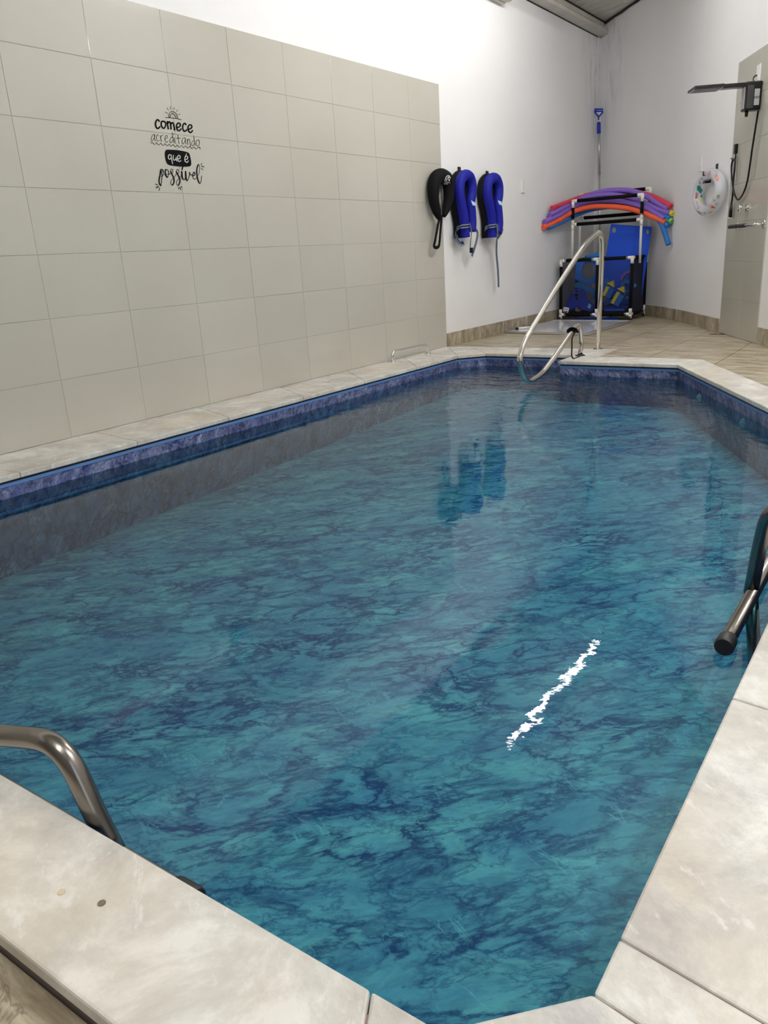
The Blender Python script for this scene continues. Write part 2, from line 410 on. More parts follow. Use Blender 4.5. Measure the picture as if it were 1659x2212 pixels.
# basin walls and floor
bm = bmesh.new(); n = len(WALLP)
vt = [bm.verts.new((x, y, -.058)) for x, y in WALLP]; vb = [bm.verts.new((x, y, zp(y))) for x, y in WALLP]
for i in range(n): bm.faces.new((vt[i], vt[(i+1) % n], vb[(i+1) % n], vb[i]))
struct('pool_wall', bm, M_WALLLINER, 'blue marble-print liner on the pool walls')
bm = bmesh.new(); bm.faces.new([bm.verts.new((x, y, zp(y))) for x, y in WALLP])
struct('pool_floor', bm, M_FLOORLINER, 'blue marble-print liner on the pool floor')
def rim(z0, z1, off):
    bm = bmesh.new(); P = inset(POOL, off); Q = inset(POOL, off+.02)
    for a, b in ((P, Q),):
        for i in range(n):
            j = (i+1) % n
            v = [bm.verts.new((*p, z)) for p, z in ((a[i], z0), (a[j], z0), (a[j], z1), (a[i], z1), (b[i], z0), (b[j], z0), (b[j], z1), (b[i], z1))]
            for f in ((0, 1, 2, 3), (7, 6, 5, 4), (3, 2, 6, 7), (0, 4, 5, 1)): bm.faces.new([v[k] for k in f])
    return bm
struct('trim_1', rim(-.060, -.043, .012), M_STRIP, 'plain blue band along the top of the pool liner')
struct('trim_2', rim(-.043, -.028, .018), M_LIP, 'black strip standing for the shaded gap under the coping lip')
bm = bmesh.new(); P = inset(POOL, .0155)
bm.faces.new([bm.verts.new((x, y, ZW)) for x, y in P])
bm.normal_update()
if bm.faces[:][0].normal.z < 0: bmesh.ops.reverse_faces(bm, faces=bm.faces[:])
WBM = bpy.data.meshes.new('pool_water'); bm.to_mesh(WBM); bm.free(); WBM.materials.append(M_WATER)
WOB = bpy.data.objects.new('pool_water', WBM); col.objects.link(WOB)
tag(WOB, 'clear blue-green water filling the pool, rippled at the far end', 'water', kind='stuff')

# coping slabs: width per side
WID = [.52, .30, .46, .24, .30, .255, .30, .25, .225, .34]
OUT = inset(POOL, WID)
OUT[0] = (0.004, 1.2); OUT[1] = (.004, 7.40); OUT[2] = (.30, 7.40); OUT[3] = (1.88, 7.40); OUT[4] = (1.88, 6.87); OUT[5] = (2.78, 6.83); OUT[9] = (1.05, .397); OUT[0] = (.004, 1.2)
def slab_poly(i, t0=0.0, t1=1.0, gap=.0012):
    j = (i+1) % n; a0, a1 = Vector(POOL[i]), Vector(POOL[j]); b0, b1 = Vector(OUT[i]), Vector(OUT[j])
    L = max(.01, (a1-a0).length); g0 = gap/L
    f = lambda p, q, t: p+(q-p)*t
    return [f(a0, a1, t0+g0), f(b0, b1, t0+g0), f(b0, b1, t1-g0), f(a0, a1, t1-g0)]
cop_labels = {0: 'white marble coping slabs along the tiled left wall', 1: 'white marble coping at the far left corner', 2: 'white marble coping across the far alcove end',
              3: 'white marble coping returning beside the stair rail', 4: 'white marble coping across the far edge', 5: 'white marble coping on the far right slanted edge',
              6: 'white marble coping along the right edge', 7: 'white marble coping at the near right corner', 8: 'white marble coping across the near edge', 9: 'white marble coping at the near left corner'}
cuts = {0: [0, .14, .28, .42, .565, .71, .86, 1], 2: [0, .42, 1], 5: [0, .5, 1], 6: [0, .22, .44, .745, .968, 1], 8: [0, .041, .46, 1]}
for i in range(n):
    bm = bmesh.new(); c = cuts.get(i, [0, 1])
    for t0, t1 in zip(c, c[1:]):
        P = slab_poly(i, t0, t1); prism(bm, [(p.x, p.y) for p in P], -.03, 0.0)
    o = struct('coping', bm, M_COPING, cop_labels[i], bev=.005)
bm = bmesh.new(); prism(bm, [(p[0], p[1]) for p in inset(POOL, .03)], -.0302, -.0301); bm.free()
# concrete skirt below the slabs, so the joints read dark and the near side has a face
bm = bmesh.new(); P1 = inset(POOL, .03); P2 = [(Vector(o_)*1.0) for o_ in OUT]
P2 = inset([tuple(p) for p in OUT], -.012)
for i in range(n):
    j = (i+1) % n
    v = [bm.verts.new((*p, z)) for p, z in ((P1[i], -.2), (P1[j], -.2), (P1[j], -.004), (P1[i], -.004), (P2[i], -.2), (P2[j], -.2), (P2[j], -.004), (P2[i], -.004))]
    for f in ((0, 1, 2, 3), (7, 6, 5, 4), (3, 2, 6, 7)): bm.faces.new([v[k] for k in f])
struct('trim_3', bm, M_MORTAR, 'mortar under the coping slabs')

# floor: tiles as geometry, dropping a little toward the near end
def fz(y): return -.004 if y > 4 else -.004-(4-y)*.0155
BACK = [(0, 11.83), (.55, 11.41), (.85, 11.17), (1.12, 10.93), (1.38, 10.62), (1.62, 10.27), (1.86, 9.90), (2.47, 8.87), (2.992, 7.956), (6.9, 1.12), (7.9, -.63)]
def infloor(x, y):
    return x > 0
bm = bmesh.new()
sub = bmesh.new()
def clip_tile(x0, y0, x1, y1):
    t = bmesh.new(); vs = [t.verts.new((x, y, fz(y)-.0)) for x, y in ((x0, y0), (x1, y0), (x1, y1), (x0, y1))]; t.faces.new(vs)
    return t
TX, TY = .615, 1.245
rows = []
bmf = bmesh.new()
xj0 = 2.32-TX*4
# joints parallel to the long side every .615 m, cross joints every .76 m
ys = [7.45-1.0*k for k in range(-5, 12)]
for a in range(0, 14):
    for k in range(len(ys)-1):
        x0, x1 = xj0+TX*a, xj0+TX*(a+1); y1, y0 = ys[k], ys[k+1]
        g = .0032
        q = [(x0+g, y0+g), (x1-g, y0+g), (x1-g, y1-g), (x0+g, y1-g)]
        vs = [bmf.verts.new((x, y, fz(y))) for x, y in q]; bmf.faces.new(vs)
# cut away what lies beyond the walls and inside the coping outline
def cut_planes(b, planes):
    for co, no in planes:
        g = b.verts[:]+b.edges[:]+b.faces[:]
        bmesh.ops.bisect_plane(b, geom=g, plane_co=co, plane_no=no, clear_outer=True)
cut_planes(bmf, [((0, 0, 0), (-1, 0, 0)), ((0, -3, 0), (0, -1, 0))])
for i in range(len(BACK)-1):
    a, b_ = Vector((*BACK[i], 0)), Vector((*BACK[i+1], 0)); e = b_-a
    bmesh.ops.bisect_plane(bmf, geom=bmf.verts[:]+bmf.edges[:]+bmf.faces[:], plane_co=a, plane_no=Vector((-e.y, e.x, 0)), clear_outer=True)
# split by coping outline edges then drop faces inside it
O2 = inset([tuple(p) for p in OUT], -.006)
for i in range(n):
    a, b_ = Vector((*O2[i], 0)), Vector((*O2[(i+1) % n], 0)); e = b_-a
    bmesh.ops.bisect_plane(bmf, geom=bmf.verts[:]+bmf.edges[:]+bmf.faces[:], plane_co=a, plane_no=Vector((-e.y, e.x, 0)))
def inpoly(x, y, P):
    c = False; m_ = len(P)
    for i in range(m_):
        (x1, y1), (x2, y2) = P[i], P[i-1]
        if (y1 > y) != (y2 > y) and x < (x2-x1)*(y-y1)/(y2-y1)+x1: c = not c
    return c
dead = [f for f in bmf.faces if inpoly(*f.calc_center_median().xy, O2)]
bmesh.ops.delete(bmf, geom=dead, context='FACES')
ext = bmesh.ops.extrude_face_region(bmf, geom=bmf.faces[:])
bmesh.ops.translate(bmf, verts=[v for v in ext['geom'] if isinstance(v, bmesh.types.BMVert)], vec=(0, 0, -.05))
struct('floor', bmf, M_FLOOR, 'beige stone-look floor tiles around the pool')
bmb = bmesh.new()
for q in (((0, -3), (8.5, -3), (8.5, .405), (0, .405)), ((4.30, .3), (8.5, .3), (8.5, 4.2), (4.30, 4.2)), ((1.87, 6.88), (2.76, 6.85), (4.36, 4.17), (8, 4.17), (8, 12), (1.87, 12)), ((0, 7.38), (1.9, 7.38), (1.9, 12), (0, 12))):
    bmb.faces.new([bmb.verts.new((x, y, fz(y)-.004)) for x, y in q])
cut_planes(bmb, [((0, 0, 0), (-1, 0, 0))])
struct('floor_joints', bmb, M_GROUT)

# walls
def wall(name, pts, z0, z1, m, thick=.12, side=1, tops=None):
    bm = bmesh.new(); P = [Vector(p) for p in pts]; Q = []
    for i, p in enumerate(P):
        t = (P[min(i+1, len(P)-1)]-P[max(i-1, 0)]).normalized(); Q.append(p+Vector((-t.y, t.x))*thick*side)
    R = []
    for i in range(len(P)):
        zt = tops[i] if tops else z1
        R.append([bm.verts.new((*P[i], z0)), bm.verts.new((*P[i], zt)), bm.verts.new((*Q[i], zt)), bm.verts.new((*Q[i], z0))])
    for A, B in zip(R, R[1:]):
        for k in range(4): bm.faces.new((A[k], B[k], B[(k+1) % 4], A[(k+1) % 4]))
    bm.faces.new(R[0]); bm.faces.new(R[-1][::-1]); return bm
struct('wall_left', wall('', [(0, -3.2), (0, 11.95)], -.3, 3.9, M_WALL), M_WALL, 'tall white painted wall on the left')
def rz(x): return 3.745+.105*x
o = struct('wall_back', wall('', BACK[:8], -.3, 4, M_WALL, side=1, tops=[rz(x)+.1 for x, y in BACK[:8]]), M_WALL, 'white back wall curving behind the pool')
for p in o.data.polygons: p.use_smooth = abs(p.normal.z) < .5
e_ = o.modifiers.new('es', 'EDGE_SPLIT'); e_.split_angle = math.radians(40)
struct('wall_right', wall('', BACK[7:], -.3, 4, M_WALL, side=1, tops=[rz(x)+.1 for x, y in BACK[7:]]), M_WALL, 'white wall running on beyond the shower')
# filler column in the far corner with its ragged top
bm = bmesh.new(); q0 = atX(1287, 400); y_ = q0.y
prism(bm, [(-.01, 11.76), (.055, 11.79), (.075, 11.84), (-.01, 11.9)], 0, 2.78); struct('trim_4', bm, M_WALL, 'narrow plastered pipe casing in the far corner')
# gutter along the wall top
bm = bmesh.new()
prof = [(0, 3.657), (.155, 3.657), (.155, 3.70), (.150, 3.702), (.150, 3.72), (.095, 3.735), (.095, 3.80), (0, 3.80)]
A = [bm.verts.new((x, -3, z)) for x, z in prof]; B = [bm.verts.new((x, 11.74, z)) for x, z in prof]
for k in range(len(prof)): bm.faces.new((A[k], A[(k+1) % 8], B[(k+1) % 8], B[k]))
bm.faces.new(A); bm.faces.new(B[::-1])
g_ = obj('roof_gutter', bm, M_BEAM); tag(g_, 'grey sheet metal gutter box along the top of the left wall', 'gutter')
bm = bmesh.new(); box(bm, (.1565, 4.37, 3.704), (.008, 14.7, .008)); obj('gutter_lip', bm, M_ALU, g_)
bm = bmesh.new(); box(bm, (.1, 4.37, 3.807), (.016, 14.7, .014)); box(bm, (.006, 4.37, 3.652), (.008, 14.7, .008)); obj('gap_seal', bm, M_DARKGAP, g_)
# roof: trapezoid sheet, ribs running up the slope
bm = bmesh.new(); prev = None; y = -3.0; pat = [(0, 0), (.07, 0), (.085, .022), (.105, .022), (.12, 0), (.145, 0), (.150, .006), (.155, 0)]
while y < 12.4:
    for dy, dz in pat:
        cur = (bm.verts.new((-.05, y+dy, rz(-.05)+.06+dz)), bm.verts.new((8.2, y+dy, rz(8.2)+.06+dz)))
        if prev: bm.faces.new((prev[0], prev[1], cur[1], cur[0]))
        prev = cur
    y += .19
struct('ceiling', bm, M_ROOF, 'ribbed light grey metal roof sheeting')
# dark uneven joint where roof sheet meets the back wall
bm = bmesh.new(); pts = []
for i in range(8):
    for k in range(4):
        t = k/4; a = Vector(BACK[i]); b_ = Vector(BACK[i+1]); p = a.lerp(b_, t); pts.append((p.x-.012+.0*k, p.y-.02, rz(p.x)+.045+random.uniform(-.008, .008)))
sweep(bm, pts, .014, seg=6); struct('trim_5', bm, M_DARKGAP, 'dark joint between the roof sheet and back wall')

# tiled cladding
def tiles(O, U, cols_, rows_, thick=.009, name='trim', label=''):
    """cols_, rows_: joint positions along U and up"""
    bm = bmesh.new(); U = Vector(U).normalized(); Nn = Vector((U.y, -U.x, 0)); O = Vector(O)
    for a, b_ in zip(cols_, cols_[1:]):
        for c, d in zip(rows_, rows_[1:]):
            g = .0013; dn = random.uniform(0, .0006); tx, tz = random.uniform(-.0012, .0012), random.uniform(-.0012, .0012)
            def P(u, v, w): return O+U*u+Vector((0, 0, v))+Nn*(w+(dn+tx*(u-a-.3)+tz*(v-c-.18) if w > 0 else 0))
            e = .0015
            k = [(a+g, c+g), (b_-g, c+g), (b_-g, d-g), (a+g, d-g)]; kk = [(a+g+e, c+g+e), (b_-g-e, c+g+e), (b_-g-e, d-g-e), (a+g+e, d-g-e)]
            l0 = [bm.verts.new(P(u, v, 0)) for u, v in k]; l1 = [bm.verts.new(P(u, v, thick-e)) for u, v in k]; l2 = [bm.verts.new(P(u, v, thick)) for u, v in kk]
            for A_, B_ in ((l0, l1), (l1, l2)):
                for i in range(4): bm.faces.new((A_[i], A_[(i+1) % 4], B_[(i+1) % 4], B_[i]))
            bm.faces.new(l2)
    return bm
JY = [7.395]; y = 6.83
while y > -3: JY.append(y); y -= .5815
JY = JY[::-1]; RZ = [0.0, .357, .720, 1.083, 1.446, 1.812, 2.178, 2.541]
struct('trim_6', tiles((0, 0, 0), (0, 1, 0), JY, RZ), M_TILE, 'beige ceramic tiling on the left wall')
bm = bmesh.new(); box(bm, (.002, 2.2, 1.27), (.010, 10.385, 2.538)); struct('trim_7', bm, M_TILEGROUT, 'grout behind the left wall tiling')
SU = Vector((2.992-2.47, 7.956-8.87, 0)).normalized(); SN = Vector((SU.y, -SU.x, 0)); S0 = Vector((2.47, 8.87, 0))
if SN.dot(Vector((-1, -1, 0))) < 0: SN = -SN
def sw(x, y, off=.01): return on(x, y, S0+SN*off, SN)          # point on the shower wall plane
bm = tiles((2.47, 8.87, 0), (SU.x, SU.y, 0), [0, .558, 1.055], [0, .362, .720, 1.083, 1.430, 1.785, 2.155, 2.522])
# tiles() faces +normal of U; make sure it points into the room
Nn = Vector((SU.y, -SU.x, 0))
if Nn.dot(SN) < 0:
    for v in bm.verts:
        w = (v.co-S0).dot(Nn); v.co -= Nn*2*w
struct('trim_8', bm, M_TILE, 'beige tiled strip behind the shower')
c = S0+SU*.527+SN*.002+Vector((0, 0, 1.261)); R = Matrix((SU, SN, Vector((0, 0, 1)))).transposed()
bm = bmesh.new(); box(bm, c, (1.052, .01, 2.518), R); struct('trim_9', bm, M_TILEGROUT, 'grout behind the shower tiling')
# skirting
def skirting(name, pts, label, h=.138):
    o = struct(name, wall('', pts, -.004, h, M_BASE, thick=.012, side=-1), M_BASE, label, bev=.0015)
skirting('baseboard_left', [(0, 11.8), (0, 7.40)][::-1], 'stone skirting along the left wall')
skirting('baseboard_back', BACK[:8], 'stone skirting along the curved back wall')
e0 = S0+SU*1.075
skirting('baseboard_right', [(e0.x, e0.y)]+BACK[9:], 'stone skirting right of the shower strip', .15)

# ================================================================== LIGHTS
def tube_light(x, y0, y1, z, label, m=None, r=.018):
    t = thing('tube_light', (x, (y0+y1)/2, z), label, 'light', 'ceiling tube lights')
    obj('tube', tube([(x, y0, z), (x, y1, z)], r), m or M_TUBE, t, smooth=True)
    bm = bmesh.new(); box(bm, (x, (y0+y1)/2, z+r+.008), (r*1.9, y1-y0+.06, .016)); obj('housing', bm, M_WHITE, t, bev=.004)
    for yy in (y0+.3, y1-.3):
        obj('hanger', tube([(x, yy, z+.04), (x, yy, rz(x)+.08)], .004, seg=6), M_ALU, t)
tube_light(1.25, 6.33, 8.94, 3.70, 'lit tube light over the far pool, mirrored as the bright streak in the water', None, .028)
tube_light(3.25, 4.60, 7.05, 3.92, 'lit white tube light hung to the right of the pool', M_TUBE2)
tube_light(3.70, -1.90, .55, 3.70, 'lit white tube light hung above the near pool corner', M_TUBE3)
tube_light(5.60, 1.30, 3.75, 3.95, 'unseen tube light added as fill far to the right of the camera', M_TUBE2)  # added out of view to light the left wall more evenly
bm = wall('', [(8.2, -2.9), (-.1, -2.9)], -.3, 4, M_WALL, side=1, tops=[rz(8.2)+.1, rz(0)+.1]); struct('wall_front', bm, M_FARWALL, 'plain wall behind the camera')
w = bpy.data.worlds.new('World'); sc.world = w; w.use_nodes = True
w.node_tree.nodes['Background'].inputs[0].default_value = (.86, .93, 1.0, 1); w.node_tree.nodes['Background'].inputs[1].default_value = 1.0

# ================================================================== LETTERING ON THE TILES
def stroke2(pts, w, taper=False):
    """polygon strip (list of quads) around a 2D polyline"""
    P = [Vector((x, y)) for x, y in pts]; out = []
    L = []
    for i, p in enumerate(P):
        t = (P[min(i+1, len(P)-1)]-P[max(i-1, 0)]); t = t.normalized() if t.length > 0 else Vector((1, 0)); nn = Vector((-t.y, t.x))
        ww = w[i] if isinstance(w, list) else w
        L.append((p+nn*ww/2, p-nn*ww/2))
    for (a, b_), (c_, d) in zip(L, L[1:]): out.append((a, b_, d, c_))
    for p, ww in ((P[0], w[0] if isinstance(w, list) else w), (P[-1], w[-1] if isinstance(w, list) else w)):
        out.append([p+Vector((math.cos(a*PI/5), math.sin(a*PI/5)))*ww/2 for a in range(10)])
    return out
def cm2(pts, n=6): return [(p.x, p.y) for p in catmull([(x, y, 0) for x, y in pts], n)]
ZK = 170/1635.0
def dec(px_, py_, off): p = atX(300+px_*ZK, 200+py_*ZK, .0105); p.x += off; return p
def decal(strokes, off):
    bm = bmesh.new()
    for s in strokes:
        for q in s: 
            try: bm.faces.new([bm.verts.new(dec(v[0], v[1], off)) for v in q])
            except ValueError: pass
    return bm
ink, wht = [], []
def S(pts, w=10, curve=True, L=None): (ink if L is None else L).append(stroke2(cm2(pts) if curve and len(pts) > 2 else pts, w))
# rising sun
S([(625, 522), (625, 460), (650, 408), (690, 393), (740, 410), (785, 460), (810, 545)], 12); S([(650, 522), (655, 475), (675, 443), (705, 438), (745, 470), (775, 535)], 12)
S([(550, 519), (640, 522), (800, 542), (885, 568)], 11)
for a, b_ in (((545, 400), (598, 430)), ((580, 315), (618, 370)), ((648, 283), (664, 352)), ((730, 305), (728, 362)), ((806, 357), (778, 400)), ((856, 444), (815, 460))): S([a, b_], 8, False)
# comece
W = 33
def letter_c(x, y, s=1.0, w=W): S([(x+80*s, y+22*s), (x+52*s, y-8*s), (x+22*s, y+10*s), (x+6*s, y+60*s), (x+8*s, y+115*s), (x+30*s, y+162*s), (x+62*s, y+172*s), (x+92*s, y+140*s)], w)
letter_c(340, 572, 1.0)
S([(478, 596), (525, 600), (556, 640), (548, 700), (520, 742), (490, 728), (466, 680), (462, 630), (478, 598)], 30)
S([(590, 604), (598, 690), (610, 750)], W); S([(598, 640), (630, 606), (655, 640), (668, 755)], W); S([(662, 650), (695, 625), (720, 660), (742, 775)], W)
def letter_e(x, y, w=30, s=1.0, L=None): S([(x+18*s, y+92*s), (x+60*s, y+80*s), (x+84*s, y+42*s), (x+62*s, y+4*s), (x+26*s, y+8*s), (x+5*s, y+50*s), (x+6*s, y+105*s), (x+32*s, y+150*s), (x+66*s, y+158*s), (x+96*s, y+122*s)], w, L=L)
letter_e(778, 632); letter_c(905, 645, .92, 30); letter_e(1016, 668)
# acreditando
T = 9
S([(335, 890), (310, 868), (275, 900), (255, 970), (275, 1000), (310, 960), (333, 900)], T); S([(320, 880), (325, 950), (345, 1010)], T)
S([(408, 895), (385, 875), (365, 920), (372, 985), (395, 1012), (425, 985)], T)
S([(445, 890), (455, 950), (465, 1022)], T); S([(455, 935), (475, 890), (505, 885)], T)
S([(540, 960), (580, 945), (590, 905), (570, 885), (545, 920), (545, 990), (570, 1032), (605, 1010)], T)
S([(710, 935), (675, 925), (645, 975), (650, 1035), (680, 1035), (708, 985)], T); S([(688, 832), (705, 930), (728, 1045)], T)
S([(735, 935), (745, 1000), (755, 1055)], T); S([(722, 856), (727, 862)], 16, False)
S([(812, 885), (820, 970), (835, 1062)], T); S([(775, 950), (865, 945)], T, False)
S([(965, 945), (930, 940), (900, 985), (900, 1045), (925, 1065), (955, 1010), (968, 950)], T); S([(965, 945), (968, 1020), (985, 1072)], T)
S([(1005, 960), (1010, 1030), (1020, 1085)], T); S([(1012, 1005), (1035, 965), (1055, 985), (1062, 1050), (1075, 1110)], T)
S([(1155, 1015), (1125, 1005), (1097, 1045), (1097, 1090), (1120, 1105), (1150, 1055)], T); S([(1140, 895), (1150, 990), (1170, 1098)], T)
S([(1205, 985), (1240, 985), (1258, 1040), (1240, 1105), (1210, 1105), (1190, 1060), (1195, 1000), (1210, 985)], T)
zz = []
for k in range(12):
    x = 285+k*86.5; y = 1028+k*9.6
    zz += [(x-30, y+8) if k else (252, 1055), (x-8, y), (x+22, y+28), (x+42, y+50)]
S([(252, 1055), (262, 1032)] + [q for k in range(12) for q in ((285+k*86-4, 1034+k*9.2), (285+k*86+38, 1078+k*9.2), (285+k*86+58, 1070+k*9.2))][:-2] + [(1240, 1140), (1262, 1135), (1274, 1172)], 9)
# que e in a black shape
blob = [(570, 1190), (680, 1188), (820, 1198), (950, 1222), (1035, 1255), (1065, 1330), (1085, 1440), (1078, 1515), (1010, 1537), (860, 1537), (740, 1525), (620, 1500), (570, 1445), (545, 1350), (538, 1250)]
bl = smooth2(blob, 5); ink.append([[Vector(p) for p in bl]])
S([(655, 1300), (628, 1290), (608, 1330), (615, 1375), (642, 1385), (668, 1345)], 17, L=wht); S([(665, 1290), (675, 1380), (697, 1480)], 17, L=wht)
S([(712, 1300), (708, 1370), (725, 1405), (752, 1395), (768, 1350), (770, 1310)], 17, L=wht); S([(770, 1310), (775, 1380), (785, 1425)], 17, L=wht)
S([(805, 1380), (845, 1370), (855, 1335), (835, 1305), (808, 1320), (800, 1375), (815, 1420), (845, 1435), (868, 1410)], 17, L=wht)
S([(955, 1395), (1000, 1380), (1010, 1345), (990, 1320), (960, 1335), (948, 1390), (965, 1435), (1000, 1450), (1022, 1420)], 17, L=wht); S([(985, 1270), (970, 1312)], 15, False, L=wht)
# possivel
Bk, Th = 34, 9
S([(445, 1600), (470, 1590), (500, 1620), (505, 1680), (480, 1740)], [12]*8+[22]*8+[10]*9); S([(500, 1600), (510, 1650), (490, 1740), (455, 1745)], Th)
S([(450, 1610), (440, 1700), (420, 1800), (425, 1890), (455, 1930)], Bk-6); S([(455, 1600), (478, 1720), (470, 1850), (455, 1935)], 15); S([(470, 1745), (520, 1700), (560, 1720)], Th)
S([(560, 1600), (545, 1650), (560, 1720), (590, 1760)], Bk-6); S([(560, 1600), (600, 1610), (620, 1680), (600, 1755)], 14); S([(545, 1690), (600, 1700), (640, 1680)], Th)
for dx, dy in ((0, 0), (120, 5)):
    S([(640+dx, 1690+dy), (705+dx, 1660+dy), (700+dx, 1600+dy), (670+dx, 1592+dy), (655+dx, 1650+dy)], 11); S([(658+dx, 1640+dy), (690+dx, 1700+dy), (728+dx, 1790+dy), (725+dx, 1870+dy), (700+dx, 1920+dy)], Bk-8)
    S([(705+dx, 1925+dy), (665+dx, 1900+dy), (670+dx, 1830+dy), (720+dx, 1770+dy), (770+dx, 1710+dy)], 11)
S([(890, 1640), (895, 1720), (905, 1780), (935, 1812), (960, 1790), (975, 1720)], [30]*15+[16]*16); S([(912, 1540), (895, 1600)], 26, False)
S([(970, 1640), (975, 1730), (985, 1800), (1010, 1825), (1035, 1770), (1055, 1690), (1045, 1650)], [30]*18+[15]*19); S([(1050, 1660), (1075, 1710), (1120, 1705)], 16)
S([(1115, 1730), (1150, 1720), (1165, 1680), (1145, 1655), (1122, 1690), (1125, 1770), (1160, 1800), (1200, 1760)], [20]*24+[12]*19)
S([(1200, 1760), (1245, 1690), (1262, 1580), (1250, 1505), (1225, 1510), (1205, 1590), (1205, 1700), (1225, 1810), (1260, 1885), (1290, 1850), (1305, 1730)], [10]*20+[26]*30+[12]*11)
for a, b_, w_ in (((1308, 1470), (1285, 1500), 13), ((1300, 1525), (1350, 1545), 16), ((1298, 1570), (1332, 1605), 12), ((348, 1902), (390, 1920), 15), ((400, 1955), (360, 1975), 24), ((428, 1975), (420, 2035), 14), ((828, 1965), (828, 2005), 12), ((850, 1965), (872, 2020), 14), ((872, 1945), (895, 1980), 11)): S([a, b_], w_, False)
lt = thing('wall_lettering', dec(800, 1200, 0), 'black vinyl lettering with a rising sun, comece acreditando que é possível, on wall tiles', 'wall sticker')
obj('lettering', decal(ink, .001), M_INK, lt)
o = obj('inner_word', decal(wht[:5], .002), M_WINK, lt); o['label'] = 'pale word que inside the black shape'
o = obj('inner_word', decal(wht[5:], .002), M_WINK, lt); o['label'] = 'pale letter é inside the black shape'

# ================================================================== RAILS
# stair rail: one bent tube
X = 1.70
def ra(x, y, X_=X): return atX(x, y, X_)
pts = [Vector((X, 7.30, -.0)), Vector((X, 7.32, .5)), ra(1304, 555), ra(1303, 515), ra(1272, 500), ra(1200, 625), ra(1140, 727), ra(1120, 775), ra(1138, 828), ra(1165, 822), ra(1190, 782), ra(1238, 716), ra(1253, 712), Vector((X, 6.88, .12)), Vector((X, 6.80, 0.0))]
a0 = Vector((X, 7.42, 0)); top = Vector((X, 7.44, 1.06)); 
pts = [Vector((X, 7.36, -.0)), Vector((X, 7.40, .80)), Vector((X, 7.37, 1.09)), ra(1262, 530), ra(1200, 625), ra(1132, 738), Vector((X, 5.60, .12)), Vector((X, 5.75, -.075)), Vector((X, 6.03, -.05)), ra(1192, 780), ra(1232, 722), Vector((X, 6.88, .30)), Vector((X, 6.93, .10)), Vector((X, 6.90, 0))]
sr = thing('stair_handrail', (X, 7.36, 0), 'tall bent stainless steel handrail dipping into the water at the far steps', 'handrail')
def smoothpath(pts, r=.12, n=7): return fillet(pts, r, n)
obj('rail', tube(smoothpath(pts, .15, 8), .0215, seg=18), M_STEEL, sr, smooth=True)
bm = bmesh.new(); disc(bm, (X, 7.36, 0), (0, 0, 1), .045, .006); obj('foot_plate', bm, M_STEEL, sr)
bm = bmesh.new(); disc(bm, (X, 6.90, 0), (0, 0, 1), .045, .006); o = obj('foot_plate', bm, M_BLACKRUB, sr); o['label'] = 'black rubber foot plate'
# black strap hanging on its small arch
bm = bmesh.new(); sp = Vector((X, 6.72, .262))
st = thing('safety_strap', sp, 'thin black strap looped over the low arch of the stair handrail', 'strap')
bm = bmesh.new(); lp = [Vector((X+.027*math.sin(a), 6.66+.05*math.sin(a)*.0+.0, .262+.0)) for a in (0,)]
apex = ra(1237, 716)
ring = [apex+Vector((.027*math.cos(a), .010*math.cos(a), .027*math.sin(a))) for a in [k*PI/8 for k in range(-1, 10)]]
obj('loop', ribbon(bmesh.new(), ring, .05, (0, .5, .8)), M_BLACK, st)
low = [apex+Vector((.03, 0, .0)), ra(1236, 730, X+.03), ra(1235.5, 750, X+.03), ra(1235, 768, X+.03), Vector((X+.035, 6.66, .006)), Vector((X+.03, 6.78, .006)), Vector((X+.03, 6.9, .012))]
obj('tail', ribbon(bmesh.new(), catmull(low, 4), .014, (1, -.6, 0)), M_BLACK, st)
# low grab bar on the left coping
p0, p1 = Vector((.105, 6.19, 0)), Vector((.135, 6.79, 0))
gb = thing('grab_bar', (.12, 6.5, 0), 'short low stainless steel grab bar on the coping by the left wall', 'grab bar')
h = .095
obj('bar', tube(fillet([p0, p0+Vector((0, .01, h)), p1+Vector((0, -.01, h)), p1], .05), .0125, seg=14), M_CHROME, gb, smooth=True)
for p in (p0, p1):
    bm = bmesh.new(); disc(bm, p, (0, 0, 1), .034, .007, r2=.03); obj('flange', bm, M_CHROME, gb)
for px_, py_, c_, lb in ((133, 1928, (.62, .50, .36), 'pale filled screw hole in the near coping, left of the brown one'), (220, 1952, (.17, .13, .09), 'small brown screw plug in the near coping slab')):
    bm = bmesh.new(); disc(bm, atZ(px_, py_, -.0005), (0, 0, 1), .0065, .002, 14); tag(obj('screw_plug', bm, flat('plug %d' % px_, c_, .7)), lb, 'screw plug')
# near exercise rails
def ex_rail(label, bar, arch, cap_end, foot, leg, loc):
    t = thing('pool_support_rail', loc, label, 'handrail', 'support rails hooked over the near pool edges')
    obj('bar', tube(bar, .0205, seg=18), M_STEEL2, t, smooth=True)
    obj('arch', tube(fillet(arch, .15, 9), .0215, seg=20), M_STEEL2, t, smooth=True)
    d = (cap_end-Vector(bar[1])).normalized()
    o = obj('end_cap', tube([cap_end-d*.055, cap_end-d*.05, cap_end-d*.004, cap_end], [.0245, .026, .026, .0235], seg=20), M_BLACKRUB, t, smooth=True); e_ = o.modifiers.new('es', 'EDGE_SPLIT'); e_.split_angle = math.radians(50); o['label'] = 'black rubber end cap'
    obj('leg', tube(leg, .0205, seg=14), M_STEEL2, t, smooth=True)
    bm = bmesh.new(); disc(bm, foot, (0, 0, 1), .05, .006); obj('foot_plate', bm, M_STEEL2, t)
cap = Vector((3.420, .664, -.100))
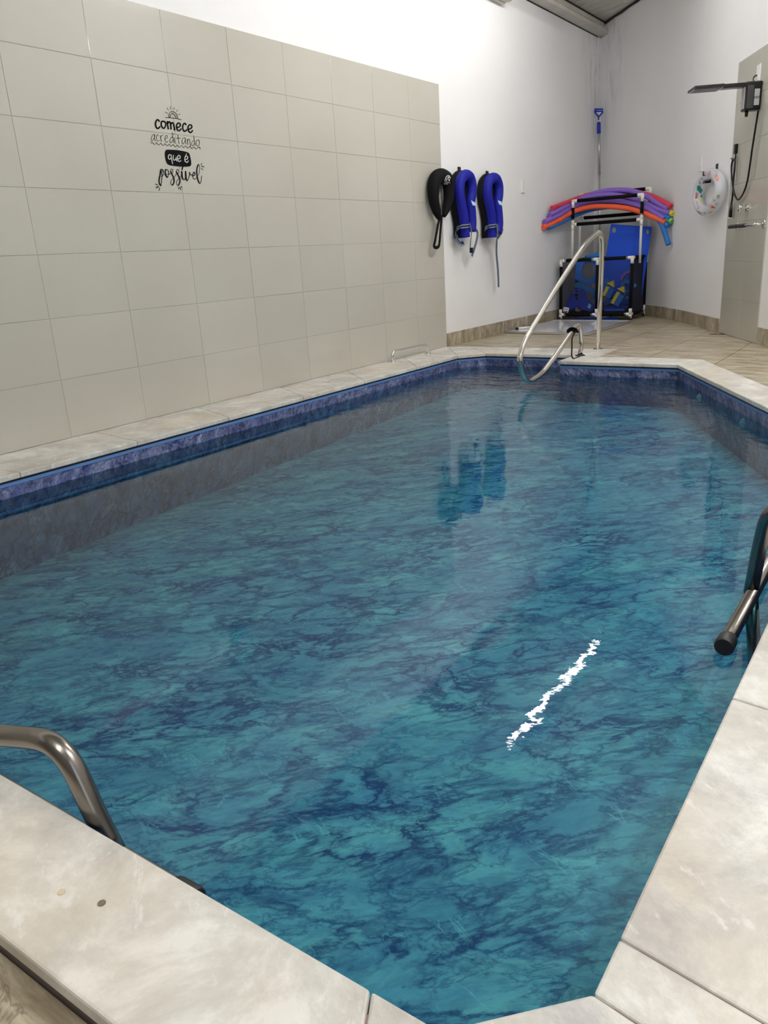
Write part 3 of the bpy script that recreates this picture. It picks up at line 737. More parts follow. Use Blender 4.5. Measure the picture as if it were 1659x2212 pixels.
ex_rail('stainless support rail with a black end cap arching over the near left edge', [cap+Vector((-.03, 0, 0)), cap+Vector((-1.6, 0, 0))],
        [Vector((3.20, .664, -.10)), Vector((3.172, .658, -.03)), Vector((3.115, .652, .130)), Vector((2.92, .64, .085)), Vector((2.70, .56, .075)), Vector((2.62, .50, .05)), Vector((2.62, .50, 0))], cap, (2.62, .50, 0),
        [Vector((3.20, .664, -.10)), Vector((3.20, .65, -.46))], (2.62, .5, 0))
cap = Vector((3.992, 2.03, -.100))
ex_rail('stainless support rail with a black end cap on the right pool edge', [cap+Vector((0, .03, 0)), cap+Vector((0, 1.6, 0))],
        [Vector((3.985, 2.43, -.10)), Vector((3.998, 2.42, .06)), Vector((4.02, 2.37, .19)), Vector((4.12, 2.37, .26)), Vector((4.24, 2.4, .2)), Vector((4.26, 2.4, 0))], cap, (4.26, 2.4, 0),
        [Vector((3.985, 2.43, -.10)), Vector((4.05, 2.38, -.50))], (4.26, 2.4, 0))
# inlet fittings in the slanted wall
ea = Vector((*WALLP[5], 0)); eb = Vector((*WALLP[6], 0)); en = Vector(((eb-ea).y, -(eb-ea).x, 0)).normalized()
if en.x > 0: en = -en
for px_, py_, lb in ((1512, 858, 'white pool inlet fitting nearer the far corner of the slanted wall'), (1606, 914, 'white pool inlet fitting nearer the frame edge on the slanted wall')):
    p = on(px_, py_, ea, en); bm = bmesh.new(); disc(bm, p, en, .032, .012, r2=.026); disc(bm, p+en*.012, en, .014, .01)
    tag(obj('pool_inlet', bm, M_WHITE), lb, 'pool fitting', 'inlet fittings')
# floor drain
p = atZ(1550, 722, -.003); bm = bmesh.new(); box(bm, p, (.16, .10, .004)); t = thing('floor_drain', p, 'small metal floor drain cover near the foot of the shower strip', 'drain')
obj('frame', bm, M_STEEL, t, bev=.001)
bm = bmesh.new()
for k in range(5): box(bm, p+Vector((-.05+.025*k, 0, .0022)), (.010, .07, .001))
obj('slots', bm, M_DARKGAP, t)

# ================================================================== FLOATS ON THE LEFT WALL
ZF = 300/1659.0
def fz_(x, y, X_): return atX(880+x*ZF, 340+y*ZF, X_)
def project(bm_target, strokes, maper, off=.0015):
    """lay flat printed shapes onto a curved surface; maper gives a direction from the survey point"""
    bm_target.normal_update(); bvh = BVHTree.FromBMesh(bm_target); bm = bmesh.new()
    for s in strokes:
        for q in s:
            vs = []
            for v in q:
                d = (maper(v[0], v[1])-CAM).normalized(); h_ = bvh.ray_cast(CAM, d)
                if h_[0] is None: continue
                nn = h_[1] if h_[1].dot(d) < 0 else -h_[1]
                vs.append(h_[0]+nn*off)
            if len(vs) > 2:
                try: bm.faces.new([bm.verts.new(v) for v in vs])
                except ValueError: pass
    return bm
def hook(x, y, label, wallpt, nrm, size=.05, h=.09):
    nrm = Vector(nrm).normalized(); side = Vector((0, 0, 1)).cross(nrm); R = Matrix((nrm, side, Vector((0, 0, 1)))).transposed()
    t = thing('wall_hook', wallpt, label, 'hook', 'black wall hooks')
    bm = bmesh.new(); box(bm, wallpt+nrm*.004, (.008, size, h), R); obj('back_plate', bm, M_BLACK, t, bev=.002)
    bm = bmesh.new(); box(bm, wallpt+nrm*.07-Vector((0, 0, h*.45)), (.14, size*.5, .008), R); box(bm, wallpt+nrm*.138-Vector((0, 0, h*.45-.02)), (.006, size*.5, .04), R); obj('arm', bm, M_BLACK, t, bev=.002)
    return t
# black one
Xb = .085
path = [fz_(x, y, Xb) for x, y in ((384, 738), (352, 650), (318, 520), (310, 380), (335, 258), (400, 222), (470, 265), (492, 370), (490, 490), (465, 610), (436, 705))]
rads = [.018, .044, .053, .060, .067, .072, .069, .058, .052, .044, .018]
fb = thing('hanging_flotation_collar', (.0, path[5].y, path[5].z), 'black flotation collar hanging at the edge of the tiling, nearest the tiles', 'swim float', 'flotation collars on the wall')
bmc = tube(catmull(path, 6), rads, seg=18)
bmt = bmc.copy(); obj('collar', bmc, M_BLACKFAB, fb, smooth=True)
lp = [fz_(x, y, .09) for x, y in ((400, 690), (375, 760), (352, 880), (330, 1000), (318, 1060), (345, 1078), (375, 1060), (385, 1000), (395, 880), (405, 760), (408, 690))]
obj('strap', ribbon(bmesh.new(), catmull(lp, 4), .032, (1, 0, 0), .006), M_BLACKFAB, fb)
def lm(x, y): return atX(945+x*40/1659, 370+y*40/1659, .14)
em = []
def E_(pts, w, c=True): em.append(stroke2(cm2(pts, 4) if c and len(pts) > 2 else pts, w))
E_([(1040, 970), (720, 930), (650, 860), (690, 660), (780, 480), (900, 390), (1010, 400), (1090, 500), (1130, 620)], 55)
em.append([[Vector(p) for p in ell(960, 530, 95, 50, 12)]]); em.append([[Vector(p) for p in ell(800, 740, 50, 110, 12)]]); em.append([[Vector(p) for p in ell(1040, 780, 65, 90, 12)]])
E_([(880, 610), (940, 660), (1030, 630)], 35); E_([(940, 660), (930, 750)], 35, False)
for s in ([(560, 1140), (600, 1020), (640, 1150)], [(720, 1040), (670, 1090), (710, 1150)], [(750, 1040), (830, 1060)], [(790, 1050), (790, 1150)], [(850, 1060), (850, 1160)], [(880, 1060), (910, 1170), (960, 1060)], [(1110, 980), (1090, 1060)]): E_(s, 28, False)
obj('emblem', project(bmt, em[:6], lm, .0025), M_WHITE, fb); obj('brand_print', project(bmt, em[6:], lm, .0025), M_WHITE, fb); bmt.free()
hook(0, 0, 'black wall hook holding the black flotation collar', fz_(350, 215, 0.004)+Vector((.004, 0, 0)), (1, 0, 0))
# two blue ones
def collar(pf, ptag, webs, tail, lab, hk, hl, hookpt):
    Xf, Xk = .125, .055
    path = [fz_(x, y, Xf) for x, y in pf]
    t = thing('hanging_flotation_collar', (0, path[len(path)//2].y, path[len(path)//2].z), lab, 'swim float', 'flotation collars on the wall')
    cp = catmull(path, 6)
    bmf_ = tube(cp, [.047, .055, .056, .054, .056, .06, .056, .052, .05, .05, .045][:len(pf)] if False else .0545, seg=16, up=(1, 0, 0), sy=.95)
    cpy = bmf_.copy(); obj('front_half', bmf_, M_BLUEFAB, t, smooth=True)
    back = [Vector((Xk, p.y, p.z+.0)) for p in cp]
    o = obj('back_half', tube(back, .056, seg=16, up=(1, 0, 0), sy=.85), M_BLACKFAB, t, smooth=True); o['label'] = 'black rear half against the wall'
    tg = [[]]; A_, B_, C_, D_ = [Vector(p) for p in ptag]
    f_ = lambda u, v: (A_*(1-u)+B_*u)*(1-v)+(D_*(1-u)+C_*u)*v
    for iu in range(5):
        for iv in range(5): tg[0].append([f_(iu/5, iv/5), f_((iu+1)/5, iv/5), f_((iu+1)/5, (iv+1)/5), f_(iu/5, (iv+1)/5)])
    def mp(x, y): return fz_(x, y, .15)
    obj('brand_tag', project(cpy, tg, mp, .004), M_LABELBLUE, t)
    tw = [stroke2([tuple(f_(.2, .35)), tuple(f_(.45, .6)), tuple(f_(.6, .35)), tuple(f_(.9, .7))], 11)]
    obj('tag_print', project(cpy, tw, mp, .006), M_WHITE, t); cpy.free()
    for wb, nrm, wd in webs:
        P_ = catmull([fz_(x, y, X_) for x, y, X_ in wb], 4)
        s = obj('strap', ribbon(bmesh.new(), P_, wd, nrm, .003), M_NAVY, t)
        b2 = bmesh.new()
        nn = Vector(nrm).normalized()
        for off in (-.3, .3):
            Q = []
            for i, p in enumerate(P_):
                tt = (P_[min(i+1, len(P_)-1)]-P_[max(i-1, 0)]).normalized(); Q.append(p+tt.cross(nn).normalized()*wd*off)
            ribbon(b2, Q, wd*.13, nrm, .0055)
        obj('strap_stripe', b2, M_WEBLIGHT, s)
    if tail:
        bm = bmesh.new(); box(bm, tail, (.02, .05, .055)); obj('buckle', bm, M_BLACK, t, bev=.004)
    hook(0, 0, hl, hookpt, (1, 0, 0), .055, .10)
p2 = [(690, 955), (682, 850), (672, 730), (650, 600), (628, 480), (622, 360), (640, 265), (690, 212), (742, 235), (768, 320), (768, 430), (752, 540), (762, 660), (768, 780), (762, 880)]
collar(p2, [(760, 512), (805, 540), (805, 582), (775, 570)], [
    ([(588, 870, .05), (600, 845, .12), (640, 828, .185), (690, 822, .19), (740, 815, .18)], (1, 0, 0), .045),
    ([(588, 870, .05), (585, 930, .06), (605, 990, .08), (640, 1025, .10), (675, 1020, .13)], (1, -.2, 0), .045),
    ([(745, 790, .19), (765, 900, .16), (755, 1000, .12), (750, 1080, .12)], (1, .3, 0), .04),
    ([(805, 850, .12), (838, 900, .12), (825, 1000, .12), (800, 1090, .12), (770, 1180, .12)], (1, 0, 0), .04)],
    fz_(765, 1110, .13), 'royal blue flotation collar with a short buckled strap, middle of the three on the wall', 0, 'black wall hook above the middle flotation collar', fz_(617, 175, .004))
p3 = [(1010, 958), (1008, 850), (1005, 730), (985, 600), (962, 480), (958, 370), (975, 285), (1020, 245), (1065, 265), (1090, 345), (1090, 450), (1075, 560), (1085, 680), (1090, 800), (1075, 900)]
collar(p3, [(1080, 512), (1128, 532), (1128, 580), (1092, 558)], [
    ([(925, 870, .05), (935, 845, .12), (975, 825, .185), (1020, 820, .19), (1062, 812, .18)], (1, 0, 0), .045),
    ([(1140, 850, .10), (1120, 900, .12), (1080, 960, .15)], (1, -.2, 0), .04),
    ([(1068, 800, .19), (1078, 900, .18), (1068, 1000, .13), (1065, 1150, .10), (1082, 1350, .09), (1090, 1550, .09)], (1, 0, 0), .043)],
    None, 'royal blue flotation collar with one long hanging strap, furthest from the tiles', 0, 'black wall hook above the collar with the long strap', fz_(950, 220, .004))

# switches
def switch(p, nrm, label, wd=.075, h=.12, grp='white wall switch plates'):
    nrm = Vector(nrm).normalized(); side = Vector((0, 0, 1)).cross(nrm); R = Matrix((nrm, side, Vector((0, 0, 1)))).transposed()
    t = thing('light_switch', p, label, 'switch', grp)
    bm = bmesh.new(); box(bm, p+nrm*.009, (.018, wd, h), R); obj('plate', bm, M_WHITE, t, bev=.004)
    bm = bmesh.new(); box(bm, p+nrm*.021-Vector((0, 0, .0)), (.008, wd*.35, .028), R); obj('rocker', bm, M_WHITE, t, bev=.002)
switch(atX(1128, 403, .0), (1, 0, 0), 'tall white switch plate on the left wall beyond the blue collars', .085, .145)
bm = bmesh.new(); p = atX(1097, 404, .0); box(bm, p+Vector((.002, 0, 0)), (.004, .06, .075)); tag(obj('blank_cover', bm, M_WALL, bev=.001), 'small faint painted-over blank cover between the collars and the switch', 'wall plate')
BW = on(1516, 355, Vector((1.86, 9.90, 0)), Vector((9.90-8.87, 2.47-1.86, 0)))
wn = Vector((-(9.90-8.87), -(2.47-1.86), 0)).normalized()
switch(BW, wn, 'slim white switch plate on the back wall above the swim ring', .07, .145)
# unit high on the left wall, just entering the frame
p = Vector((.11, 8.35, 3.60)); t = thing('wall_unit', (0, 8.35, 3.6), 'cream rounded wall unit high on the left wall, cut by the top of the frame', 'wall unit')
bm = bmesh.new(); e = atX(1103, 3, .12)
obj('casing', tube([(.10, e.y-1.0, e.z+.075), (.10, e.y-.015, e.z+.075), (.10, e.y, e.z+.075)], [.085, .085, .075], seg=24), M_CREAM, t, smooth=True)
bm = bmesh.new(); box(bm, (.03, e.y-.5, e.z+.05), (.06, 1.0, .12)); obj('bracket', bm, M_CREAM, t, bev=.004)

# ================================================================== CORNER POLE
pb = Vector((.24, 11.50, 0.0)); ptop = atY(1293, 238, 11.66)
pl = thing('telescopic_pole', pb, 'long silver pole with a blue handle standing in the far corner', 'pole')
dirp = (ptop-pb).normalized()
obj('shaft', tube([pb, ptop-dirp*.40], .014), M_SWIMPIPE, pl, smooth=True)
obj('upper_shaft', tube([pb+dirp*1.9, ptop-dirp*.15], .019), M_SWIMPIPE, pl, smooth=True)
obj('grip', tube([ptop-dirp*.30, ptop-dirp*.16], .026), M_DEEPBLUE, pl, smooth=True)
K = 220/1058.0
def pk(x, y): return atY(1180+x*K, 180+y*K, 11.62)
bm = bmesh.new()
for seg_ in ([(508, 268), (585, 268), (588, 300), (548, 345), (540, 345), (506, 300), (508, 268)], [(515, 290), (582, 290)], [(543, 345), (543, 380)]):
    sweep(bm, [pk(*q) for q in seg_], .011, seg=8)
obj('handle', bm, M_DEEPBLUE, pl, smooth=True)

# ================================================================== STORAGE TROLLEY
CY0, CY1 = 10.28, 10.84
def tf(x, y): return atY(x, y, CY0)
xl, xr = tf(1210, 600).x+.012, tf(1366, 600).x-.01
zt, zb = .775, .078
ct = thing('pool_toy_trolley', ((xl+xr)/2, (CY0+CY1)/2, 0), 'white pipe trolley with navy mesh sides holding pool toys in the far corner', 'storage trolley')
xm = tf(1290, 600).x
def pipe(a, b_, r=.0165, name='pipe', m=M_PVC): return obj(name, tube([a, b_], r, seg=12), m, ct, smooth=True)
bk = .021
for x in (xl, xm, xr):
    for y in (CY0, CY1):
        pipe(Vector((x, y, zb)), Vector((x, y, zt)))
        obj('post_sleeve', tube([(x, y, zb+.07), (x, y, zt-.07)], bk, seg=12), M_BLACKFAB, ct, smooth=True)
for y in (CY0, CY1):
    for z in (zb, zt):
        obj('rail_sleeve', tube([(xl+.05, y, z), (xm-.05, y, z)], bk, seg=12), M_BLACKFAB, ct, smooth=True)
        obj('rail_sleeve', tube([(xm+.05, y, z), (xr-.05, y, z)], bk, seg=12), M_BLACKFAB, ct, smooth=True)
for x in (xl, xr):
    for z in (zb, zt): obj('rail_sleeve', tube([(x, CY0+.05, z), (x, CY1-.05, z)], bk, seg=12), M_BLACKFAB, ct, smooth=True)
def fitting(c, dirs, l=.075):
    bm = bmesh.new()
    for d in dirs: sweep(bm, [c, Vector(c)+Vector(d)*l], .021, seg=12)
    bmesh.ops.create_icosphere(bm, subdivisions=2, radius=.0215, matrix=Matrix.Translation(c)); obj('pipe_fitting', bm, M_PVC, ct, smooth=True)
for x, dx in ((xl, [(1, 0, 0)]), (xm, [(1, 0, 0), (-1, 0, 0)]), (xr, [(-1, 0, 0)])):
    for y, dy in ((CY0, (0, 1, 0)), (CY1, (0, -1, 0))):
        fitting((x, y, zt), dx+[(0, 0, -1), dy]); fitting((x, y, zb), dx+[(0, 0, 1), (0, 0, -.7), dy])
def panel(name, c, s, m=M_NET): bm = bmesh.new(); box(bm, c, s); return obj(name, bm, m, ct)
panel('mesh_panel', ((xl+xm)/2, CY0-.004, (zt+zb)/2), (xm-xl, .002, zt-zb)); panel('mesh_panel', ((xr+xm)/2, CY0-.004, (zt+zb)/2), (xr-xm, .002, zt-zb))
panel('mesh_panel', (xl, (CY0+CY1)/2, (zt+zb)/2), (.002, CY1-CY0, zt-zb)); panel('mesh_panel', (xr, (CY0+CY1)/2, (zt+zb)/2), (.002, CY1-CY0, zt-zb), M_NET2)
panel('base_panel', ((xl+xr)/2, (CY0+CY1)/2, zb+.005), (xr-xl, CY1-CY0, .004)); panel('mesh_panel', ((xl+xr)/2, CY1, (zt+zb)/2), (xr-xl, .002, zt-zb))
bm = bmesh.new(); box(bm, ((xl+xr)/2, CY0-.008, zb+.005), (xr-xl-.1, .006, .06)); obj('fabric_hem', bm, M_BLACKFAB, ct)
for x in (xl, xm, xr):
    for y in (CY0, CY1):
        w_ = bmesh.new(); disc(w_, (x-.012, y, .028), (1, 0, 0), .031, .024, 20); box(w_, (x, y, .05), (.02, .03, .03)); obj('wheel', w_, M_BLACKRUB, ct, bev=.003)
# upper rack
RY0, RY1 = 10.46, 10.84
rx0, rx1 = atY(1238, 436, RY0).x, atY(1388, 421, RY0).x
for y, zz_ in ((RY0, 1.515), (RY1, 1.60)):
    X0, X1 = (rx0, rx1) if y == RY0 else (atY(1254, 420, RY1).x, atY(1405, 405, RY1).x)
    for x in (X0, X1):
        obj('upright', tube([(x, y, .70), (x, y, zz_)], .0165, seg=12), M_PVC, ct, smooth=True)
        obj('post_sleeve', tube([(x, y, zz_-.24), (x, y, zz_-.08)], bk, seg=12), M_BLACKFAB, ct, smooth=True)
    for z in (zz_, zz_-.29):
        obj('rail_sleeve', tube([(X0+.06, y, z), (X1-.06, y, z)], bk+.001, seg=12), M_BLACKFAB, ct, smooth=True)
        for x, d in ((X0, 1), (X1, -1)):
            fitting((x, y, z), [(d, 0, 0), (0, 0, -1)]+([(0, 0, 1)] if z != zz_ else []), .07)
# label on the mesh
K2 = 40/1659.0
def cl(x, y): p = tf(1205+x*K2, 650+y*K2); p.y = CY0-.012; return p
bm = bmesh.new(); q = [cl(*v) for v in ((560, 550), (1040, 620), (940, 1050), (500, 960))]; bm.faces.new([bm.verts.new(v) for v in q])
lb = obj('brand_patch', bm, M_WHITE, ct)
bm = bmesh.new()
q = [v+Vector((0, -.001, 0)) for v in [cl(*u) for u in ((545, 835), (915, 895), (880, 1010), (520, 940))]]; bm.faces.new([bm.verts.new(v) for v in q])
for s in ([(620, 640), (600, 800)], [(620, 640), (690, 665), (690, 720), (610, 720)], [(730, 700), (700, 790)], [(730, 700), (780, 710), (770, 800)], [(800, 720), (860, 720), (850, 800), (790, 800), (800, 720)], [(930, 660), (890, 820)], [(900, 700), (950, 710)]):
    for qd in stroke2(s, 32): 
        try: bm.faces.new([bm.verts.new(cl(v[0], v[1])+Vector((0, -.0015, 0))) for v in qd])
        except ValueError: pass
obj('patch_print', bm, M_INK, lb)
bm = bmesh.new()
for qd in stroke2([(560, 860), (780, 905)], 40): bm.faces.new([bm.verts.new(cl(v[0], v[1])+Vector((0, -.003, 0))) for v in qd])
obj('patch_print', bm, M_WHITE, lb)

# pool noodles
def noodle_y(x, off):
    T = [(1165, 9.83, 0), (1175, 9.88, 0), (1200, 10.12, .1), (1222, 10.36, .5), (1238, 10.50, 1), (1262, 10.53, 1), (1385, 10.53, 1), (1405, 10.50, .6), (1430, 10.45, .25), (1462, 10.36, .15)]
    for (a, ya, ka), (b_, yb, kb_) in zip(T, T[1:]):
        if x <= b_ or b_ == 1462:
            t_ = max(0, min(1, (x-a)/(b_-a))); return ya+(yb-ya)*t_+off*(ka+(kb_-ka)*t_)
def noodle(px, Ys, m, label, hollow=True, r=.032):
    pts = []
    for x, y in px: pts.append(atY(x, y, noodle_y(x, Ys)))
    cp = catmull(pts, 10); t = thing('pool_noodle', cp[len(cp)//2], label, 'pool noodle', 'foam noodles across the trolley rack')
    obj('foam', tube(cp, r, seg=16), m, t, smooth=False)
    for p in bpy.data.objects[-1:] : pass
    o = t.children[0]
    for p in o.data.polygons: p.use_smooth = len(p.vertices) == 4
    for a, b_ in ((cp[0], cp[1]), (cp[-1], cp[-2])):
        bm = bmesh.new(); d = (a-b_).normalized(); disc(bm, a-d*.002, d, .006, .0028, 12)
        obj('core_hole', bm, M_DARKGREY, t)
    return t
Z4 = 310/1659.0
def z4(*pp): return [(1160+x*Z4, 390+y*Z4) for x, y in pp]
noodle(z4((72, 540), (230, 470), (410, 365), (620, 305), (850, 300), (1060, 325), (1240, 380), (1380, 435), (1483, 487)), 0, M_ORANGE, 'orange foam noodle, lowest of the front ones on the rack')
noodle(z4((85, 480), (240, 405), (420, 310), (640, 245), (850, 235), (1060, 258), (1240, 310), (1370, 375), (1475, 442)), 0.03, M_PURPLE, 'purple foam noodle lying directly on the orange one')
noodle(z4((145, 400), (260, 340), (420, 268), (640, 185), (850, 165), (1060, 195), (1260, 270), (1400, 330), (1535, 375)), 0.08, M_PURPLE, 'purple foam noodle between the two other purple ones')
noodle(z4((250, 375), (380, 290), (560, 190), (740, 130), (930, 110), (1100, 122), (1260, 180), (1400, 265), (1515, 328)), 0.1, M_PURPLE, 'purple foam noodle arching highest over the rack')
noodle(z4((175, 318), (330, 262), (520, 190), (720, 140), (940, 125), (1140, 135), (1330, 185), (1450, 240), (1550, 300)), 0.18, M_RED, 'red foam noodle at the back of the rack')
noodle(z4((130, 545), (280, 480), (440, 400), (640, 330), (860, 300), (1060, 310), (1260, 350), (1400, 440), (1520, 525)), 0.07, M_AZURE, 'dark azure foam noodle mostly hidden under the orange one')
noodle(z4((420, 330), (620, 285), (860, 265), (1080, 270), (1260, 305), (1420, 375), (1545, 437)), 0.13, M_AZURE, 'azure foam noodle ending below the purple tips')
noodle(z4((430, 320), (640, 270), (860, 250), (1080, 262), (1260, 300), (1440, 380), (1560, 475)), 0.18, M_GREEN, 'green foam noodle with only its right tip showing')
noodle(z4((430, 290), (640, 235), (860, 215), (1080, 225), (1260, 270), (1440, 330), (1570, 385)), 0.21, M_YELLOW, 'yellow foam noodle with only its right tip showing')
noodle(z4((1300, 395), (1380, 430), (1440, 500), (1485, 620), (1520, 742)), 0.02, M_AZURE, 'azure foam noodle end drooping straight down at the right')

# toys inside the trolley
def local_plate(name, px, Y, Ytop, thick, m, holes_px=(), label='', cat='float board', grp=None, parent=None, smooth_=False):
    """board seen nearly face-on: outline traced on a plane leaning from Y at the bottom to Ytop at the top"""
    zlo = min(atY(x, y, Y).z for x, y in px); zhi = max(atY(x, y, Ytop).z for x, y in px)
    P0 = Vector((0, Y, zlo)); V = Vector((0, Ytop-Y, zhi-zlo)).normalized(); U = Vector((1, 0, 0)); nn = U.cross(V)
    def uv(x, y): p = on(x, y, P0, nn)-P0; return (p.dot(U), p.dot(V))
    out = [uv(*q) for q in px]
    if smooth_: out = smooth2(out, 5)
    holes = [[uv(*q) for q in h_] for h_ in holes_px]
    return plate(out, holes, thick, P0, U, V), P0, U, V
Z3 = 220/1659.0
def z3(*pp): return [(1200+x*Z3, 540+y*Z3) for x, y in pp]
bm, *_ = local_plate('', [(1320, 484), (1408, 490), (1386, 640), (1297, 640)], 10.73, 10.80, .028, M_BLUEFOAM, [ell(1326.5, 497, 4.8, 6, 20), ell(1398, 501, 4, 5.5, 20)])
b1 = thing('float_mat', (.95, 10.5, .17), 'large bright blue foam board with two corner holes leaning tall in the trolley', 'float board', 'foam boards in the trolley')
obj('board', bm, M_BLUEFOAM, b1)
bm, *_ = local_plate('', z3((330, 170), (700, 130), (690, 500), (620, 520), (330, 500)), 10.50, 10.60, .026, M_MIDBLUE, [[(1200+x*Z3, 540+y*Z3) for x, y in ell(540, 340, 105, 140, 26)]])
b2_ = thing('float_board_with_opening', (.5, 10.53, .3), 'blue foam board with a large oval opening standing at the left of the trolley', 'float board', 'foam boards in the trolley')
obj('board', bm, M_MIDBLUE, b2_)
bm, *_ = local_plate('', z3((480, 110), (640, 70), (735, 38), (735, 90), (640, 108), (520, 122)), 10.46, 10.60, .03, M_MIDBLUE)
tag(obj('float_board', bm, M_AZURE), 'lighter blue foam board edge rising above the left half of the trolley', 'float board', 'foam boards in the trolley')
hb = z3((290, 690), (400, 635), (455, 650), (495, 740), (540, 830), (630, 890), (590, 1005), (480, 985), (400, 930), (290, 960), (200, 1000), (180, 880), (230, 760))
holes = [[(1200+x*Z3, 540+y*Z3) for x, y in ell(cx_, cy_, a, b_, 14)] for cx_, cy_, a, b_ in ((340, 665, 22, 26), (268, 725, 20, 28), (345, 735, 34, 24), (435, 690, 20, 26), (300, 770, 34, 20), (375, 795, 44, 24))]
bm, P0, U, V = local_plate('', hb, 10.33, 10.40, .026, M_DEEPBLUE, holes, smooth_=True)
kb = thing('kickboard', (.45, 10.35, .15), 'deep blue foam kickboard with finger holes at the lower left of the trolley', 'float board', 'foam boards in the trolley')
obj('board', bm, M_DEEPBLUE, kb)
bm = bmesh.new(); q = [atY(*v, 10.315) for v in z3((515, 935), (545, 870), (585, 900), (560, 965))]; bm.faces.new([bm.verts.new(v) for v in q]); obj('label_patch', bm, M_LABELBLUE, kb)
def belt(px, Y, w, m, label, name='foam_belt', th=.03):
    bm = ribbon(bmesh.new(), catmull([atY(x, y, Y) for x, y in px], 6), w, (0, -1, 0), th)
    return tag(obj(name, bm, m, bev=.005), label, 'swim float', 'loose foam pieces in the trolley')
belt(z3((315, 430), (420, 470), (530, 510), (650, 500)), 10.47, .06, M_MIDBLUE, 'ragged blue foam belt below the oval opening')
belt(z3((320, 570), (430, 590), (540, 640), (655, 690)), 10.45, .07, M_AZURE, 'smooth azure foam belt above the kickboard')
belt(z3((600, 765), (655, 768)), 10.45, .07, M_AZURE, 'small azure foam block beside the kickboard')
belt(z3((830, 470), (840, 540), (800, 640)), 10.42, .07, M_MIDBLUE, 'blue foam loop standing behind the stair rail')
belt(z3((795, 860), (960, 830), (1110, 850), (1265, 835)), 10.48, .06, M_MIDBLUE, 'long blue foam board lying under the dumbbells')
for k, (y, m, lb_) in enumerate(((935, M_DEEPBLUE, 'deep blue foam board, topmost of the flat stack in the trolley'), (975, M_MIDBLUE, 'mid blue foam board, middle of the flat stack in the trolley'), (1015, M_DEEPBLUE, 'dark foam board, lowest of the flat stack in the trolley'))):
    a, b_ = atY(*z3((790, y))[0], 10.36), atY(*z3((1180-50*k, y))[0], 10.36); bm = bmesh.new(); box(bm, ((a.x+b_.x)/2, 10.47, (a.z+b_.z)/2), (b_.x-a.x, .24, .028)); tag(obj('float_board', bm, m, bev=.008), lb_, 'float board', 'foam boards in the trolley')
a_ = [atY(*q, 10.348) for q in z3((785, 930), (900, 950), (1000, 930), (1080, 945), (1160, 945))]
def dumb(px1, px2, Y, label):
    a, b_ = atY(*px1, Y), atY(*px2, Y); t = thing('foam_dumbbell', (a+b_)/2, label, 'foam dumbbell', 'foam dumbbells in the trolley'); d = (b_-a).normalized()
    s = d.cross(Vector((0, 1, 0))).normalized(); R = Matrix((d, Vector((0, 1, 0)), s)).transposed(); L = (b_-a).length
    bm = bmesh.new(); box(bm, (a+b_)/2, (L, .06, .045), R); obj('foam_head', bm, M_YELLOW, t, bev=.004)
    bm = bmesh.new(); box(bm, (a+b_)/2-s*.06, (L*.95, .06, .07), R); obj('foam_body', bm, M_MIDBLUE, t, bev=.004)
    bm = bmesh.new(); c_ = b_+d*.03-s*.02
    prism_pts = [c_+s*.06, c_-s*.05, c_+d*.07]
    vs = [bm.verts.new(v+Vector((0, dy, 0))) for dy in (-.02, .02) for v in prism_pts]
    for f in ((0, 1, 2), (5, 4, 3), (0, 3, 4, 1), (1, 4, 5, 2), (2, 5, 3, 0)): bm.faces.new([vs[k] for k in f])
    obj('foam_tip', bm, M_YELLOW, t)
dumb(z3((790, 740))[0], z3((865, 600))[0], 10.36, 'yellow and blue foam dumbbell next to the steel rail')
dumb(z3((930, 870))[0], z3((1035, 690))[0], 10.34, 'yellow and blue foam dumbbell, the lower right one')
t = thing('foam_arc', (.95, 10.42, .45), 'short purple foam noodle arc at the right inside the trolley', 'pool noodle', 'loose foam pieces in the trolley')
obj('foam', tube(catmull([atY(*q, 10.40) for q in z3((1075, 490), (1110, 420), (1180, 370), (1290, 350))], 8), .026, seg=12), M_PURPLE, t, smooth=True)
t = thing('inflatable_tube', (.97, 10.38, .3), 'blue inflatable arm ring with an open end at the right inside the trolley', 'swim ring')
obj('ring', tube(catmull([atY(*q, 10.42) for q in z3((1290, 610), (1230, 540), (1150, 520), (1095, 580), (1100, 650), (1150, 700), (1180, 730))], 8), .033, seg=14), M_AZURE, t, smooth=True)
c = atY(*z3((1180, 730))[0], 10.38); bm = bmesh.new(); sweep(bm, [c+Vector((.045*math.cos(a), -.01, .045*math.sin(a))) for a in [k*PI/10 for k in range(20)]], .014, seg=10, closed=True); obj('rim', bm, M_AZURE, t, smooth=True)
# mat under the trolley
bm = bmesh.new(); c0 = atZ(1287, 690.5, .0); prism(bm, ell(c0.x, c0.y-.12, .34, .22, 32), -.004, .014); tag(obj('foam_mat', bm, M_BLUEFOAM, bev=.004), 'rounded blue foam mat on the floor in front of the trolley', 'mat')

# whiteboard lying on the floor
q = [Vector((.035, 8.72, 0)), Vector((1.165, 8.52, 0)), Vector((1.16, 10.02, 0)), Vector((.06, 10.17, 0))]
wb = thing('whiteboard', (.6, 9.3, 0), 'white board with an aluminium frame lying flat on the floor before the trolley', 'whiteboard')
bm = bmesh.new(); cc = sum(q, Vector())/4
prism(bm, [tuple((cc+(p-cc)*.97).xy) for p in q], .0, .020); obj('panel', bm, M_BOARD, wb)
for i in range(4):
    a, b_ = q[i], q[(i+1) % 4]; d = (b_-a).normalized(); nn_ = Vector((-d.y, d.x, 0)); R = Matrix((d, nn_, Vector((0, 0, 1)))).transposed()
    bm = bmesh.new(); box(bm, (a+b_)/2+nn_*.014+Vector((0, 0, .013)), ((b_-a).length, .028, .026), R); obj('frame_bar', bm, M_ALU, wb, bev=.003)
mk = thing('marker', (.10, 9.02, .03), 'white marker with a black cap resting on the left corner of the whiteboard', 'marker')
